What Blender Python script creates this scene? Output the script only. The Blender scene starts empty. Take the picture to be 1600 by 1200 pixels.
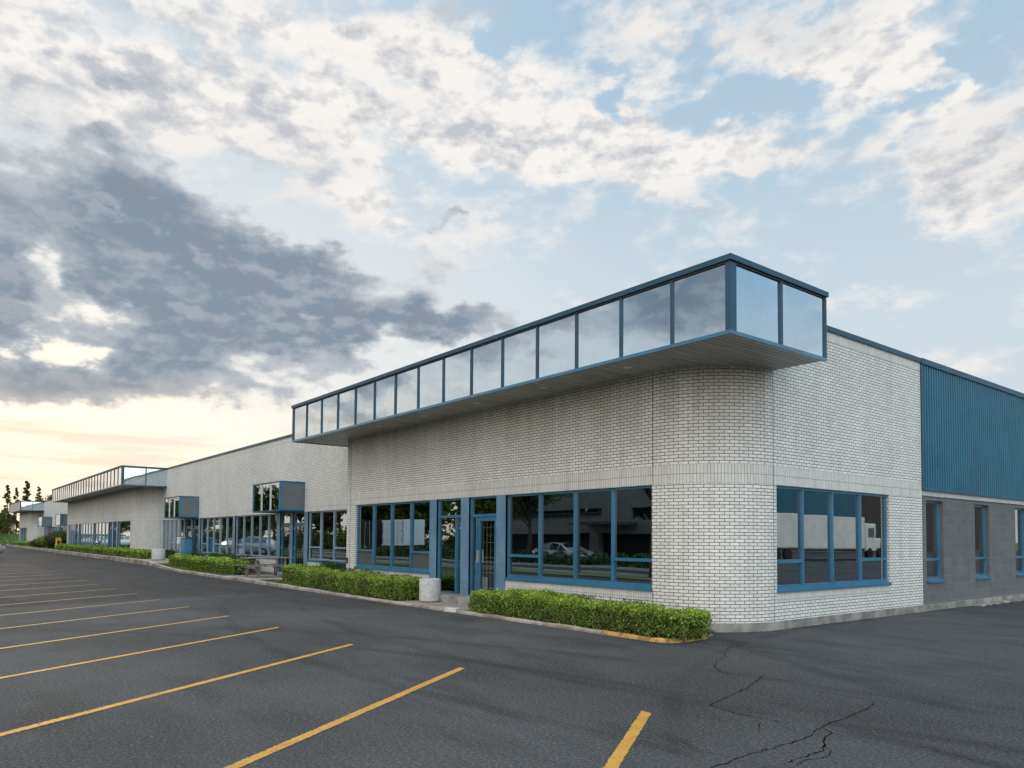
import bpy, bmesh, math, random
import numpy as np
from mathutils import Vector, Matrix

random.seed(7)
SC = bpy.context.scene
COL = SC.collection
R = math.radians

# ------------------------------------------------------------------ camera
cam_d = bpy.data.cameras.new('camera')
cam = bpy.data.objects.new('camera', cam_d)
COL.objects.link(cam)
cam_d.sensor_width = 36.0
cam_d.lens = 26.2
cam_d.shift_y = 0.1230
cam_d.clip_start = 0.05
cam_d.clip_end = 4000
YAW, PITCH, ROLL = R(51.660), R(2.208), R(0.397)
fw = Vector((-math.sin(YAW) * math.cos(PITCH), math.cos(YAW) * math.cos(PITCH), math.sin(PITCH)))
rt = Vector((math.cos(YAW), math.sin(YAW), 0.0))
up = rt.cross(fw)
rt2 = rt * math.cos(ROLL) + up * math.sin(ROLL)
up2 = -rt * math.sin(ROLL) + up * math.cos(ROLL)
mw = Matrix(((rt2.x, up2.x, -fw.x, 0.0), (rt2.y, up2.y, -fw.y, 0.0), (rt2.z, up2.z, -fw.z, 1.6), (0, 0, 0, 1)))
cam.matrix_world = mw
SC.camera = cam

# ------------------------------------------------------------------ render / exposure
SC.render.engine = 'CYCLES'
SC.view_settings.view_transform = 'Standard'
SC.view_settings.look = 'None'
SC.view_settings.gamma = 1.0
SC.view_settings.use_curve_mapping = False
EXPOSURE = 0.0
SC.view_settings.exposure = EXPOSURE
SC.cycles.max_bounces = 8
SC.cycles.glossy_bounces = 5
SC.cycles.transparent_max_bounces = 8


# ------------------------------------------------------------------ node helper
class NT:
    def __init__(self, tree):
        self.t = tree
        self.n = tree.nodes
        self.l = tree.links

    def node(self, typ, ins=None, **props):
        nd = self.n.new(typ)
        for k, v in props.items():
            setattr(nd, k, v)
        if ins:
            for k, v in ins.items():
                self.put(nd.inputs[k], v)
        return nd

    def put(self, sock, v):
        if isinstance(v, bpy.types.NodeSocket):
            self.l.new(v, sock)
        elif isinstance(v, bpy.types.Node):
            self.l.new(v.outputs[0], sock)
        else:
            if hasattr(sock, 'default_value'):
                try:
                    sock.default_value = v
                except Exception:
                    sock.default_value = tuple(v) + (1.0,)

    def math(self, op, a, b=0.0, c=None, clamp=False):
        nd = self.n.new('ShaderNodeMath')
        nd.operation = op
        nd.use_clamp = clamp
        self.put(nd.inputs[0], a)
        self.put(nd.inputs[1], b)
        if c is not None:
            self.put(nd.inputs[2], c)
        return nd.outputs[0]

    def vmath(self, op, a, b=None, out=0):
        nd = self.n.new('ShaderNodeVectorMath')
        nd.operation = op
        self.put(nd.inputs[0], a)
        if b is not None:
            self.put(nd.inputs[1], b)
        return nd.outputs[out]

    def mix(self, fac, a, b, blend='MIX'):
        nd = self.n.new('ShaderNodeMix')
        nd.data_type = 'RGBA'
        nd.blend_type = blend
        self.put(nd.inputs[0], fac)
        self.put(nd.inputs[6], a)
        self.put(nd.inputs[7], b)
        return nd.outputs[2]

    def ramp(self, v, lo, hi, a=0.0, b=1.0, smooth=True):
        nd = self.n.new('ShaderNodeMapRange')
        nd.interpolation_type = 'SMOOTHSTEP' if smooth else 'LINEAR'
        self.put(nd.inputs[0], v)
        self.put(nd.inputs[1], lo)
        self.put(nd.inputs[2], hi)
        self.put(nd.inputs[3], a)
        self.put(nd.inputs[4], b)
        return nd.outputs[0]

    def noise(self, vec, scale, detail=4.0, rough=0.5, dist=0.0, out='Fac', w=None):
        nd = self.n.new('ShaderNodeTexNoise')
        if w is not None:
            nd.noise_dimensions = '4D'
            nd.inputs['W'].default_value = w
        if vec is not None:
            self.put(nd.inputs['Vector'], vec)
        nd.inputs['Scale'].default_value = scale
        nd.inputs['Detail'].default_value = detail
        nd.inputs['Roughness'].default_value = rough
        nd.inputs['Distortion'].default_value = dist
        return nd.outputs[out]


def C4(c):
    return (c[0], c[1], c[2], 1.0)


# ------------------------------------------------------------------ world: sky, clouds
SUN_AZ_EAST = 174.5      # direction towards the sun, degrees counter-clockwise from +X
SUN_EL = 7.0
#SKYBEGIN
# cloud masses as ellipses in (azimuth from heading, elevation, radii, tilt, weight), degrees
DARK_ =  [(-32.97, 20.34, 9.29, 4.79, 5.6, 1.0), (-26.64, 23.92, 3.77, 2.79, -9.3, 0.75), (-22.41, 20.67, 8.77, 2.95, -10.9, 1.0), (-17.97, 19.12, 7.41, 2.16, -4.6, 0.8), (-31.69, 13.15, 12.12, 3.78, 6.8, 0.75), (-22.26, 14.33, 10.92, 3.22, 4.7, 0.85), (-11.87, 16.1, 8.31, 1.88, 5.3, 1.0), (-4.08, 16.9, 5.47, 1.19, 0.7, 0.9), (-26.3, 10.44, 13.13, 1.72, 4.2, 0.6), (-15.57, 13.12, 7.16, 1.8, 12.9, 0.6), (-39.66, 15.53, 8.75, 8.89, 11.3, 1.0), (-26.4, 29.46, 2.14, 1.0, 19.9, 0.35), (-33.9, 27.24, 2.43, 1.07, 0.7, 0.3), (-4.06, 36.0, 3.03, 0.84, 1.5, 0.45), (-22.72, 32.63, 3.86, 1.08, -1.7, 0.3), (6.29, 32.44, 3.46, 1.62, -3.4, 0.3), (20.08, 33.48, 6.5, 1.99, -10.8, 0.3), (-6.38, 23.25, 1.49, 0.51, 2.4, 0.4), (-26.0, 29.72, 2.98, 0.86, 11.5, 0.3)]
HOLE_ =  [(-31.96, 16.3, 2.04, 2.33, 9.7, 1.0), (-31.67, 12.14, 2.99, 1.62, 7.4, 0.9), (-28.96, 15.18, 2.16, 1.22, 8.1, 0.6), (-19.16, 11.94, 3.16, 0.99, 4.1, 0.6), (-16.09, 16.46, 1.02, 0.62, 4.7, 0.9), (-8.95, 14.18, 2.93, 1.85, 2.2, 0.6), (-32.56, 5.66, 11.78, 1.65, 3.4, 0.3)]
WHITE_ =  [(-22.71, 32.3, 15.41, 3.35, 3.6, 0.9), (-14.97, 30.31, 12.77, 3.91, 4.1, 0.9), (-2.22, 30.09, 9.02, 3.53, -0.7, 1.0), (7.29, 28.01, 15.43, 2.14, -5.9, 1.0), (9.74, 32.41, 8.11, 3.83, -6.0, 0.8), (23.55, 32.02, 13.84, 2.97, -14.0, 0.9), (24.79, 29.7, 4.49, 2.07, -11.9, 0.6), (32.08, 23.5, 4.57, 4.9, -13.4, 1.0), (29.45, 21.41, 4.18, 2.01, 9.5, 0.7), (-27.93, 26.99, 9.03, 3.35, -3.2, 0.9), (-18.57, 26.03, 10.44, 2.88, -13.9, 0.9), (-12.01, 24.76, 3.4, 1.82, 4.3, 0.8), (-8.28, 34.21, 5.5, 2.38, 2.9, 0.7), (19.13, 26.55, 4.83, 0.96, -8.5, 0.7), (-34.29, 28.47, 3.33, 1.61, 15.5, 0.5), (18.24, 27.82, 2.7, 1.13, -8.0, 0.5), (23.03, 22.87, 2.46, 0.89, 0.7, 0.5), (23.41, 19.16, 2.44, 0.84, 2.3, 0.4), (32.24, 11.05, 4.73, 1.22, -6.8, 0.35), (25.45, 15.99, 4.62, 1.06, 3.0, 0.3), (29.5, 24.78, 4.47, 2.16, -12.7, 0.5)]
BLUE_ =  [(-18.25, 31.85, 3.27, 1.39, 8.0, 0.6), (-10.7, 32.23, 3.78, 1.73, -11.1, 0.7), (-7.73, 31.36, 1.99, 1.47, 3.3, 0.5), (8.52, 30.27, 1.23, 1.13, -3.7, 0.9), (15.03, 32.28, 4.15, 1.63, -30.2, 0.6), (15.48, 29.29, 3.69, 1.12, -7.2, 0.5), (32.54, 28.97, 2.31, 0.91, -31.8, 0.9), (29.16, 27.38, 2.31, 0.7, -13.0, 0.6), (28.26, 18.48, 5.92, 2.37, -9.7, 0.2), (20.94, 30.02, 1.76, 0.89, -9.5, 0.5), (-0.77, 34.88, 1.26, 1.54, 0.3, 0.9), (0.8, 29.35, 2.01, 0.47, -0.5, 0.5)]
DARK_ += [(-94, 20.5, 17, 6, 3, 1.4), (-74, 16.5, 9, 3, -8, 1.3), (-62, 13.5, 5, 1.8, 20, 1.0), (-67, 9.6, 5, 0.9, 8, 0.9), (-55, 9, 8, 2.0, 10, 0.4), (-16, 17.5, 12, 3.5, 3, 0.7), (-24, 17, 10, 3, 0, 0.5)]
WHITE_ += [(-78, 9.5, 14, 2.6, 0, 1.0), (-62, 12, 9, 7, 10, 0.45), (-50, 6, 14, 5, 0, 0.9), (-120, 30, 40, 16, 0, 0.6), (150, 35, 50, 20, 0, 0.6), (60, 36, 24, 14, 0, 0.6)]


def build_world():
    w = bpy.data.worlds.new('World')
    SC.world = w
    w.use_nodes = True
    w.cycles.sampling_method = 'MANUAL'
    w.cycles.sample_map_resolution = 256
    T = NT(w.node_tree)
    T.n.clear()
    out = T.node('ShaderNodeOutputWorld')
    bg = T.node('ShaderNodeBackground')
    T.l.new(bg.outputs[0], out.inputs[0])
    bg.inputs[1].default_value = 0.1
    sky = T.node('ShaderNodeTexSky', sky_type='NISHITA', sun_disc=False)
    sky.sun_elevation = R(SUN_EL)
    sky.sun_rotation = R(90.0 - SUN_AZ_EAST)
    tc = T.node('ShaderNodeTexCoord')
    D = T.vmath('NORMALIZE', tc.outputs['Generated'])
    hd = R(90 + 51.66)
    f = T.vmath('DOT_PRODUCT', D, (math.cos(hd), math.sin(hd), 0.0), 1)
    r = T.vmath('DOT_PRODUCT', D, (math.sin(hd), -math.cos(hd), 0.0), 1)
    sp = T.node('ShaderNodeSeparateXYZ', {0: D})
    k = 180 / math.pi
    az = T.math('MULTIPLY', T.math('ARCTAN2', r, f), k)
    el = T.math('MULTIPLY', T.math('ARCSINE', sp.outputs[2]), k)
    P = T.vmath('MULTIPLY', D, (1.0, 1.0, 1.9))
    # domain warp
    w1 = T.vmath('SUBTRACT', T.noise(P, 5.0, 3, 0.6, out='Color'), (0.5, 0.5, 0.5))
    w1 = T.vmath('MULTIPLY', w1, (9.0, 6.0, 0.0))
    w2 = T.vmath('SUBTRACT', T.noise(P, 20.0, 5, 0.62, out='Color'), (0.5, 0.5, 0.5))
    w2 = T.vmath('MULTIPLY', w2, (5.0, 3.6, 0.0))
    P1 = T.vmath('ADD', P, (3.1, 1.7, 5.3))
    P2 = T.vmath('ADD', P, (-4.1, 2.2, 1.9))
    AE = T.vmath('ADD', T.vmath('ADD', T.node('ShaderNodeCombineXYZ', {0: az, 1: el}).outputs[0], w1), w2)

    def field(tab):
        acc = None
        for (a, e, ra, re_, ang, wt) in tab:
            mp = T.node('ShaderNodeMapping', vector_type='TEXTURE')
            T.l.new(AE, mp.inputs[0])
            mp.inputs['Location'].default_value = (a, e, 0)
            mp.inputs['Rotation'].default_value = (0, 0, R(ang))
            mp.inputs['Scale'].default_value = (ra, re_, 1)
            v = T.ramp(T.vmath('LENGTH', mp.outputs[0], None, 1), 0.35, 1.45, wt, 0.0)
            acc = v if acc is None else T.math('ADD', acc, v)
        return acc
    fD, fH, fW, fB = field(DARK_), field(HOLE_), field(WHITE_), field(BLUE_)
    n_big = T.noise(P1, 7.0, 7, 0.58)
    n_puff = T.noise(P2, 22.0, 6, 0.55)
    # the same puffs sampled towards the light give bright rims and grey bellies
    Ls = T.vmath('ADD', P2, (-0.010, 0.004, 0.016))
    n_puff2 = T.noise(Ls, 22.0, 6, 0.55)
    lit = T.math('SUBTRACT', n_puff, n_puff2)
    n_soft = T.noise(P1, 3.0, 3, 0.5)
    # clear sky
    clear = T.mix(T.ramp(el, 10.0, 38.0), (0.68, 0.775, 0.845, 1), (0.43, 0.61, 0.77, 1))
    clear = T.mix(T.ramp(az, 8.0, -22.0, 0, 0.62), clear, (0.80, 0.85, 0.88, 1))
    pale = T.math('MULTIPLY', T.ramp(az, 14.0, -8.0), T.ramp(T.math('ABSOLUTE', T.math('SUBTRACT', el, 17.0)), 10.0, 2.0))
    clear = T.mix(T.math('MULTIPLY', pale, 0.6), clear, (0.80, 0.84, 0.87, 1))
    clear = T.mix(T.math('MULTIPLY', T.ramp(az, 50.0, 78.0), T.ramp(el, 13.0, 22.0, 0.15, 1.0)), clear, (0.36, 0.64, 0.86, 1))
    nish = T.vmath('MULTIPLY', sky.outputs[0], (0.12, 0.12, 0.12))
    clear = T.mix(0.88, nish, clear)
    # white cloud
    nz = T.math('ADD', T.math('MULTIPLY', T.math('SUBTRACT', n_big, 0.5), 3.4), T.math('MULTIPLY', T.math('SUBTRACT', n_puff, 0.5), 1.8))
    dens = T.math('ADD', T.math('SUBTRACT', T.math('MULTIPLY', fW, 0.75), T.math('MULTIPLY', fB, 1.1)), nz)
    cov = T.ramp(dens, -0.08, 1.0)
    thick = T.ramp(dens, 0.55, 2.1)
    bright = T.math('ADD', T.math('MULTIPLY', lit, 4.5), T.math('SUBTRACT', 0.98, T.math('MULTIPLY', thick, 0.46)), clamp=True)
    bright = T.math('MULTIPLY', bright, T.ramp(n_soft, 0.33, 0.6, 0.78, 1.1), clamp=True)
    wc = T.mix(bright, (0.55, 0.57, 0.61, 1), (0.97, 0.925, 0.88, 1))
    # warmth: pink-cream away from the zenith blue
    c = T.mix(T.math('MULTIPLY', cov, 0.93), clear, wc)
    # glow around the low sun
    gd = T.node('ShaderNodeMapping', vector_type='TEXTURE')
    T.l.new(T.node('ShaderNodeCombineXYZ', {0: az, 1: el}).outputs[0], gd.inputs[0])
    gd.inputs['Location'].default_value = (-41, 2, 0)
    gd.inputs['Scale'].default_value = (27, 10, 1)
    gl = T.vmath('LENGTH', gd.outputs[0], None, 1)
    glow = T.math('POWER', 2.718, T.math('MULTIPLY', T.math('MULTIPLY', gl, gl), -1.0))
    c = T.mix(T.math('MULTIPLY', glow, 0.9, clamp=True), c, (1.35, 1.12, 0.84, 1))
    hor = T.ramp(el, 9.0, 0.5, 0.0, 0.5)
    c = T.mix(T.math('MULTIPLY', hor, T.ramp(az, 10.0, -40.0, 0.3, 1.0)), c, (0.95, 0.84, 0.70, 1))
    # dark cloud bank
    dd = T.math('ADD', T.math('SUBTRACT', T.math('MULTIPLY', fD, 0.85), T.math('MULTIPLY', fH, 1.35)), T.math('MULTIPLY', T.math('SUBTRACT', nz, 0.0), T.ramp(fD, 0.0, 0.45, 0.28, 0.9)))
    dcov = T.ramp(dd, 0.06, 0.72)
    dthk = T.ramp(dd, 0.30, 1.5)
    dc = T.mix(dthk, (0.54, 0.575, 0.615, 1), (0.22, 0.285, 0.36, 1))
    dc = T.mix(T.ramp(lit, -0.03, 0.16, 0.0, 0.34), dc, (0.60, 0.62, 0.65, 1))
    dc = T.mix(T.ramp(el, 12.0, 5.0, 0.0, 0.8), dc, (0.62, 0.53, 0.45, 1))
    c = T.mix(T.math('MULTIPLY', dcov, 0.96), c, dc)
    # streaky low cloud bars near the glow
    S = T.vmath('MULTIPLY', D, (2.0, 2.0, 26.0))
    bars = T.ramp(T.noise(S, 1.6, 5, 0.55), 0.50, 0.66)
    bars = T.math('MULTIPLY', bars, T.math('MULTIPLY', T.ramp(el, 12.0, 8.0), T.ramp(el, 1.0, 3.0)))
    c = T.mix(T.math('MULTIPLY', bars, 0.40), c, (0.62, 0.50, 0.42, 1))
    # added fill: unseen sky overhead and behind is raised to brighten the shaded walls
    boost = T.math('ADD', 1.0, T.math('ADD', T.ramp(el, 40.0, 60.0, 0.0, SKY_TOP), T.ramp(T.math('ABSOLUTE', az), 95.0, 130.0, 0.0, SKY_BACK)))
    c = T.vmath('MULTIPLY', c, T.node('ShaderNodeCombineXYZ', {0: boost, 1: T.math('POWER', boost, 0.93), 2: T.math('POWER', boost, 0.86)}).outputs[0])
    # below the horizon
    c = T.mix(T.ramp(el, -0.5, 0.0, 1.0, 0.0), c, (0.25, 0.25, 0.25, 1))
    c = T.vmath('MULTIPLY', c, (10.0, 10.0, 10.0))
    T.l.new(c, bg.inputs[0])


SKY_TOP, SKY_BACK = 1.3, 1.75
build_world()
#SKYEND

sun_d = bpy.data.lights.new('sun', 'SUN')
sun_d.energy = 1.0
sun_d.angle = R(12)
sun_d.color = (1.0, 0.80, 0.58)
sun = bpy.data.objects.new('sun', sun_d)
COL.objects.link(sun)
sdir = Vector((math.cos(R(SUN_AZ_EAST)) * math.cos(R(SUN_EL)), math.sin(R(SUN_AZ_EAST)) * math.cos(R(SUN_EL)), math.sin(R(SUN_EL))))
sun.rotation_euler = sdir.to_track_quat('Z', 'Y').to_euler()
sun.location = (0, 0, 60)


# ------------------------------------------------------------------ materials
MATS = {}


def new_mat(name):
    m = bpy.data.materials.new(name)
    m.use_nodes = True
    T = NT(m.node_tree)
    b = T.n['Principled BSDF']
    MATS[name] = m
    return m, T, b


def simple(name, col, rough=0.6, metal=0.0, var=0.08, scale=6.0, bump=0.0, bscale=60.0, spec=0.5, coord='Object', emit=None):
    m, T, b = new_mat(name)
    tc = T.node('ShaderNodeTexCoord')
    n = T.noise(tc.outputs[coord], scale, 5, 0.6)
    f = T.ramp(n, 0.3, 0.7, 1.0 - var, 1.0 + var)
    c = T.mix(1.0, C4(col), f, 'MULTIPLY')
    T.put(b.inputs['Base Color'], c)
    b.inputs['Roughness'].default_value = rough
    b.inputs['Metallic'].default_value = metal
    b.inputs['Specular IOR Level'].default_value = spec
    if bump:
        bn = T.node('ShaderNodeBump', {'Strength': 1.0, 'Distance': bump, 'Height': T.noise(tc.outputs[coord], bscale, 4, 0.6)})
        T.put(b.inputs['Normal'], bn.outputs[0])
    if emit:
        b.inputs['Emission Color'].default_value = C4(col)
        b.inputs['Emission Strength'].default_value = emit
    return m


def brick_mat(name, mode):
    """painted white brick; uv in metres. mode: wall = running bond with soldier bands, soldier, block"""
    m, T, b = new_mat(name)
    uv = T.node('ShaderNodeUVMap')
    uv.uv_map = 'UVMap'
    sep = T.node('ShaderNodeSeparateXYZ', {0: uv.outputs[0]})
    U, V = sep.outputs[0], sep.outputs[1]

    def brick(w, h, off, mort, c1, c2, vec=None):
        nd = T.node('ShaderNodeTexBrick')
        nd.offset = off
        nd.offset_frequency = 2
        T.put(nd.inputs['Vector'], vec if vec is not None else uv.outputs[0])
        nd.inputs['Color1'].default_value = C4(c1)
        nd.inputs['Color2'].default_value = C4(c2)
        nd.inputs['Mortar'].default_value = (0.095, 0.088, 0.08, 1)
        nd.inputs['Scale'].default_value = 1.0
        nd.inputs['Mortar Size'].default_value = mort
        nd.inputs['Mortar Smooth'].default_value = 0.15
        nd.inputs['Bias'].default_value = 0.0
        nd.inputs['Brick Width'].default_value = w
        nd.inputs['Row Height'].default_value = h
        return nd
    if mode == 'block':
        bk = brick(0.40, 0.20, 0.5, 0.006, (0.145, 0.148, 0.152), (0.118, 0.122, 0.128))
        bk.inputs['Mortar'].default_value = (0.20, 0.20, 0.20, 1)
        col, fac = bk.outputs[0], bk.outputs[1]
    else:
        wcol = ((0.80, 0.775, 0.74), (0.70, 0.67, 0.635))
        # vertical joints are raked wider than the bed joints: jitter the edges a little
        jit = T.noise(uv.outputs[0], 14.0, 3, 0.6, out='Color')
        jv = T.vmath('SUBTRACT', jit, (0.5, 0.5, 0.5))
        jv = T.vmath('MULTIPLY', jv, (0.008, 0.008, 0.0))
        vec = T.vmath('ADD', uv.outputs[0], jv)
        run = brick(0.178, 0.0600, 0.5, 0.0058, *wcol, vec=vec)
        wcol = ((0.70, 0.675, 0.64), (0.62, 0.595, 0.56))
        shv = T.vmath('ADD', vec, (0.0, -2.602 + 0.1725 * 16, 0.0))
        sol = brick(0.060, 0.1725, 0.0, 0.0030, *wcol, vec=shv)
        if mode == 'soldier':
            col, fac = sol.outputs[0], sol.outputs[1]
        else:
            a = T.math('MULTIPLY', T.math('GREATER_THAN', V, 2.602), T.math('LESS_THAN', V, 2.947))
            c_ = T.math('GREATER_THAN', V, 5.535)
            k = T.math('MAXIMUM', a, c_)
            col = T.mix(k, run.outputs[0], sol.outputs[0])
            fac = T.math('ADD', T.math('MULTIPLY', run.outputs[1], T.math('SUBTRACT', 1.0, k)), T.math('MULTIPLY', sol.outputs[1], k))
    # weathering: blotches, streaks, grime
    geo = T.node('ShaderNodeNewGeometry')
    big = T.noise(geo.outputs['Position'], 0.45, 6, 0.62)
    g1 = T.ramp(big, 0.35, 0.72, 1.03, 0.90)
    st = T.vmath('MULTIPLY', geo.outputs['Position'], (5.0, 5.0, 0.35))
    streak = T.noise(st, 1.0, 5, 0.6)
    g2 = T.ramp(streak, 0.45, 0.75, 1.0, 0.88)
    fine = T.noise(geo.outputs['Position'], 38.0, 4, 0.7)
    g3 = T.ramp(fine, 0.25, 0.75, 0.86, 1.08)
    g = T.math('MULTIPLY', T.math('MULTIPLY', g1, g2), g3)
    col = T.mix(1.0, col, g, 'MULTIPLY')
    # worn paint chips showing darker brick
    chip = T.ramp(T.noise(geo.outputs['Position'], 11.0, 6, 0.75), 0.66, 0.72)
    if mode != 'block':
        col = T.mix(T.math('MULTIPLY', chip, 0.45), col, (0.33, 0.30, 0.27, 1))
        # brown dirt plus canopy shade painted into the colour, patchy, stronger high up
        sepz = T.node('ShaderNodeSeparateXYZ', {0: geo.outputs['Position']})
        film_shade = T.math('MULTIPLY', T.ramp(sepz.outputs[2], 2.6, 4.7), T.ramp(T.noise(st, 0.5, 5, 0.6, w=3.0), 0.30, 0.62, 0.35, 1.0))
        film_shade = T.math('MULTIPLY', film_shade, T.math('MULTIPLY', T.math('LESS_THAN', sepz.outputs[2], 4.85), T.math('LESS_THAN', sepz.outputs[1], 11.75)))
        col = T.mix(T.math('MULTIPLY', film_shade, 0.62), col, T.mix(1.0, col, (0.50, 0.435, 0.36, 1), 'MULTIPLY'))
    T.put(b.inputs['Base Color'], col)
    b.inputs['Roughness'].default_value = 0.62 if mode != 'block' else 0.85
    hgt = T.math('ADD', T.math('MULTIPLY', fac, -1.0), T.math('MULTIPLY', fine, 0.25))
    bn = T.node('ShaderNodeBump', {'Strength': 0.8, 'Distance': 0.006, 'Height': hgt})
    T.put(b.inputs['Normal'], bn.outputs[0])
    return m


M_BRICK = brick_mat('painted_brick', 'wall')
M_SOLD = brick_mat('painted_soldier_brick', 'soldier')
M_BLOCK = brick_mat('grey_block', 'block')


def foundation_mat():
    m, T, b = new_mat('foundation_concrete')
    tc = T.node('ShaderNodeNewGeometry')
    n1 = T.noise(tc.outputs['Position'], 2.2, 7, 0.65)
    n2 = T.noise(tc.outputs['Position'], 30, 5, 0.7)
    c = T.mix(T.ramp(n1, 0.35, 0.65), (0.16, 0.15, 0.14, 1), (0.33, 0.31, 0.28, 1))
    c = T.mix(T.ramp(n1, 0.60, 0.75), c, (0.40, 0.37, 0.32, 1))
    c = T.mix(T.ramp(n2, 0.55, 0.8, 0, 0.6), c, (0.10, 0.09, 0.08, 1))
    T.put(b.inputs['Base Color'], c)
    b.inputs['Roughness'].default_value = 0.9
    bn = T.node('ShaderNodeBump', {'Strength': 0.8, 'Distance': 0.012, 'Height': n2})
    T.put(b.inputs['Normal'], bn.outputs[0])
    return m


M_FOUND = foundation_mat()


def paint_mat(name, col, rough=0.38, dirt=0.25, metal=0.0):
    m, T, b = new_mat(name)
    g = T.node('ShaderNodeNewGeometry')
    n = T.noise(g.outputs['Position'], 1.3, 6, 0.65)
    n2 = T.noise(g.outputs['Position'], 45, 4, 0.7)
    f = T.math('MULTIPLY', T.ramp(n, 0.3, 0.75, 1.08, 1.0 - dirt), T.ramp(n2, 0.2, 0.8, 0.93, 1.05))
    T.put(b.inputs['Base Color'], T.mix(1.0, C4(col), f, 'MULTIPLY'))
    T.put(b.inputs['Roughness'], T.ramp(n2, 0.3, 0.7, rough - 0.07, rough + 0.12))
    b.inputs['Metallic'].default_value = metal
    return m


M_BLUE = paint_mat('blue_frame_paint', (0.038, 0.160, 0.270), 0.30)
M_DBLUE = paint_mat('dark_blue_trim', (0.010, 0.066, 0.115), 0.42)
M_POST = paint_mat('pale_blue_post_paint', (0.14, 0.25, 0.37), 0.25)
M_PALEF = paint_mat('pale_frame_paint', (0.24, 0.33, 0.43), 0.25)  # paler blue for windows of the recessed and farther walls
for m_ in (M_BLUE, M_POST, M_PALEF):
    m_.node_tree.nodes['Principled BSDF'].inputs['Coat Weight'].default_value = 0.4
    m_.node_tree.nodes['Principled BSDF'].inputs['Coat Roughness'].default_value = 0.15
M_CLAD = paint_mat('teal_cladding', (0.006, 0.125, 0.205), 0.42, 0.18)
M_WHITEP = paint_mat('white_enamel', (0.75, 0.75, 0.74), 0.35, 0.1)
M_DARKM = simple('dark_metal', (0.03, 0.03, 0.035), 0.5)
M_BLACK = simple('interior_black', (0.012, 0.012, 0.014), 0.9)
M_ROOF = simple('roof_gravel', (0.22, 0.21, 0.20), 0.95, var=0.3, scale=20)
M_ALU = simple('aluminium', (0.72, 0.73, 0.74), 0.35, metal=0.9)
M_JOINT = simple('sealant_joint', (0.05, 0.05, 0.05), 0.8)


def mirror_mat(name, tint, rough, wob, wscale=1.2):
    m, T, b = new_mat(name)
    g = T.node('ShaderNodeNewGeometry')
    n = T.noise(g.outputs['Position'], wscale, 2, 0.4)
    n2 = T.noise(g.outputs['Position'], 0.9, 6, 0.7)
    b.inputs['Metallic'].default_value = 1.0
    T.put(b.inputs['Base Color'], T.mix(1.0, C4(tint), T.ramp(n2, 0.3, 0.7, 1.0, 0.90), 'MULTIPLY'))
    b.inputs['Roughness'].default_value = rough
    bn = T.node('ShaderNodeBump', {'Strength': 1.0, 'Distance': wob, 'Height': n})
    T.put(b.inputs['Normal'], bn.outputs[0])
    return m


M_MIRROR = mirror_mat('mirror_glass', (0.64, 0.72, 0.77), 0.02, 0.0030)
M_PANE = mirror_mat('tinted_window_glass', (0.40, 0.455, 0.49), 0.012, 0.0007)
M_BOXSIDE = mirror_mat('grey_box_glass', (0.24, 0.28, 0.31), 0.06, 0.002)
M_HOPPER = simple('frosted_hopper_pane', (0.085, 0.09, 0.09), 0.18, spec=0.8)


def doorglass():
    m, T, b = new_mat('door_glass')
    out = T.n['Material Output']
    T.n.remove(b)
    gl = T.node('ShaderNodeBsdfGlossy', {'Color': (0.42, 0.46, 0.48, 1), 'Roughness': 0.01})
    tr = T.node('ShaderNodeBsdfTransparent', {'Color': (0.75, 0.8, 0.8, 1)})
    mx = T.node('ShaderNodeMixShader', {0: 0.55, 1: tr.outputs[0], 2: gl.outputs[0]})
    T.l.new(mx.outputs[0], out.inputs[0])
    return m


M_DGLASS = doorglass()


def soffit_mat():
    m, T, b = new_mat('soffit_planks')
    g = T.node('ShaderNodeNewGeometry')
    sp = T.node('ShaderNodeSeparateXYZ', {0: g.outputs['Position']})
    fr = T.math('FRACT', T.math('MULTIPLY', sp.outputs[0], 1 / 0.105))
    gr = T.math('LESS_THAN', fr, 0.16)
    idx = T.math('FLOOR', T.math('MULTIPLY', sp.outputs[0], 1 / 0.105))
    wn = T.node('ShaderNodeTexWhiteNoise', {'W': idx}, noise_dimensions='1D')
    tone = T.ramp(wn.outputs[0], 0, 1, 0.82, 1.12, False)
    n = T.noise(T.vmath('MULTIPLY', g.outputs['Position'], (3.0, 0.7, 1.0)), 1.5, 5, 0.6)
    c = T.mix(1.0, (0.52, 0.49, 0.46, 1), T.math('MULTIPLY', tone, T.ramp(n, 0.3, 0.7, 1.1, 0.8)), 'MULTIPLY')
    c = T.mix(gr, c, (0.05, 0.048, 0.045, 1))
    T.put(b.inputs['Base Color'], c)
    b.inputs['Roughness'].default_value = 0.45
    bn = T.node('ShaderNodeBump', {'Strength': 1.0, 'Distance': 0.012, 'Height': T.math('SUBTRACT', 1.0, gr)})
    T.put(b.inputs['Normal'], bn.outputs[0])
    return m


M_SOFFIT = soffit_mat()


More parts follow.
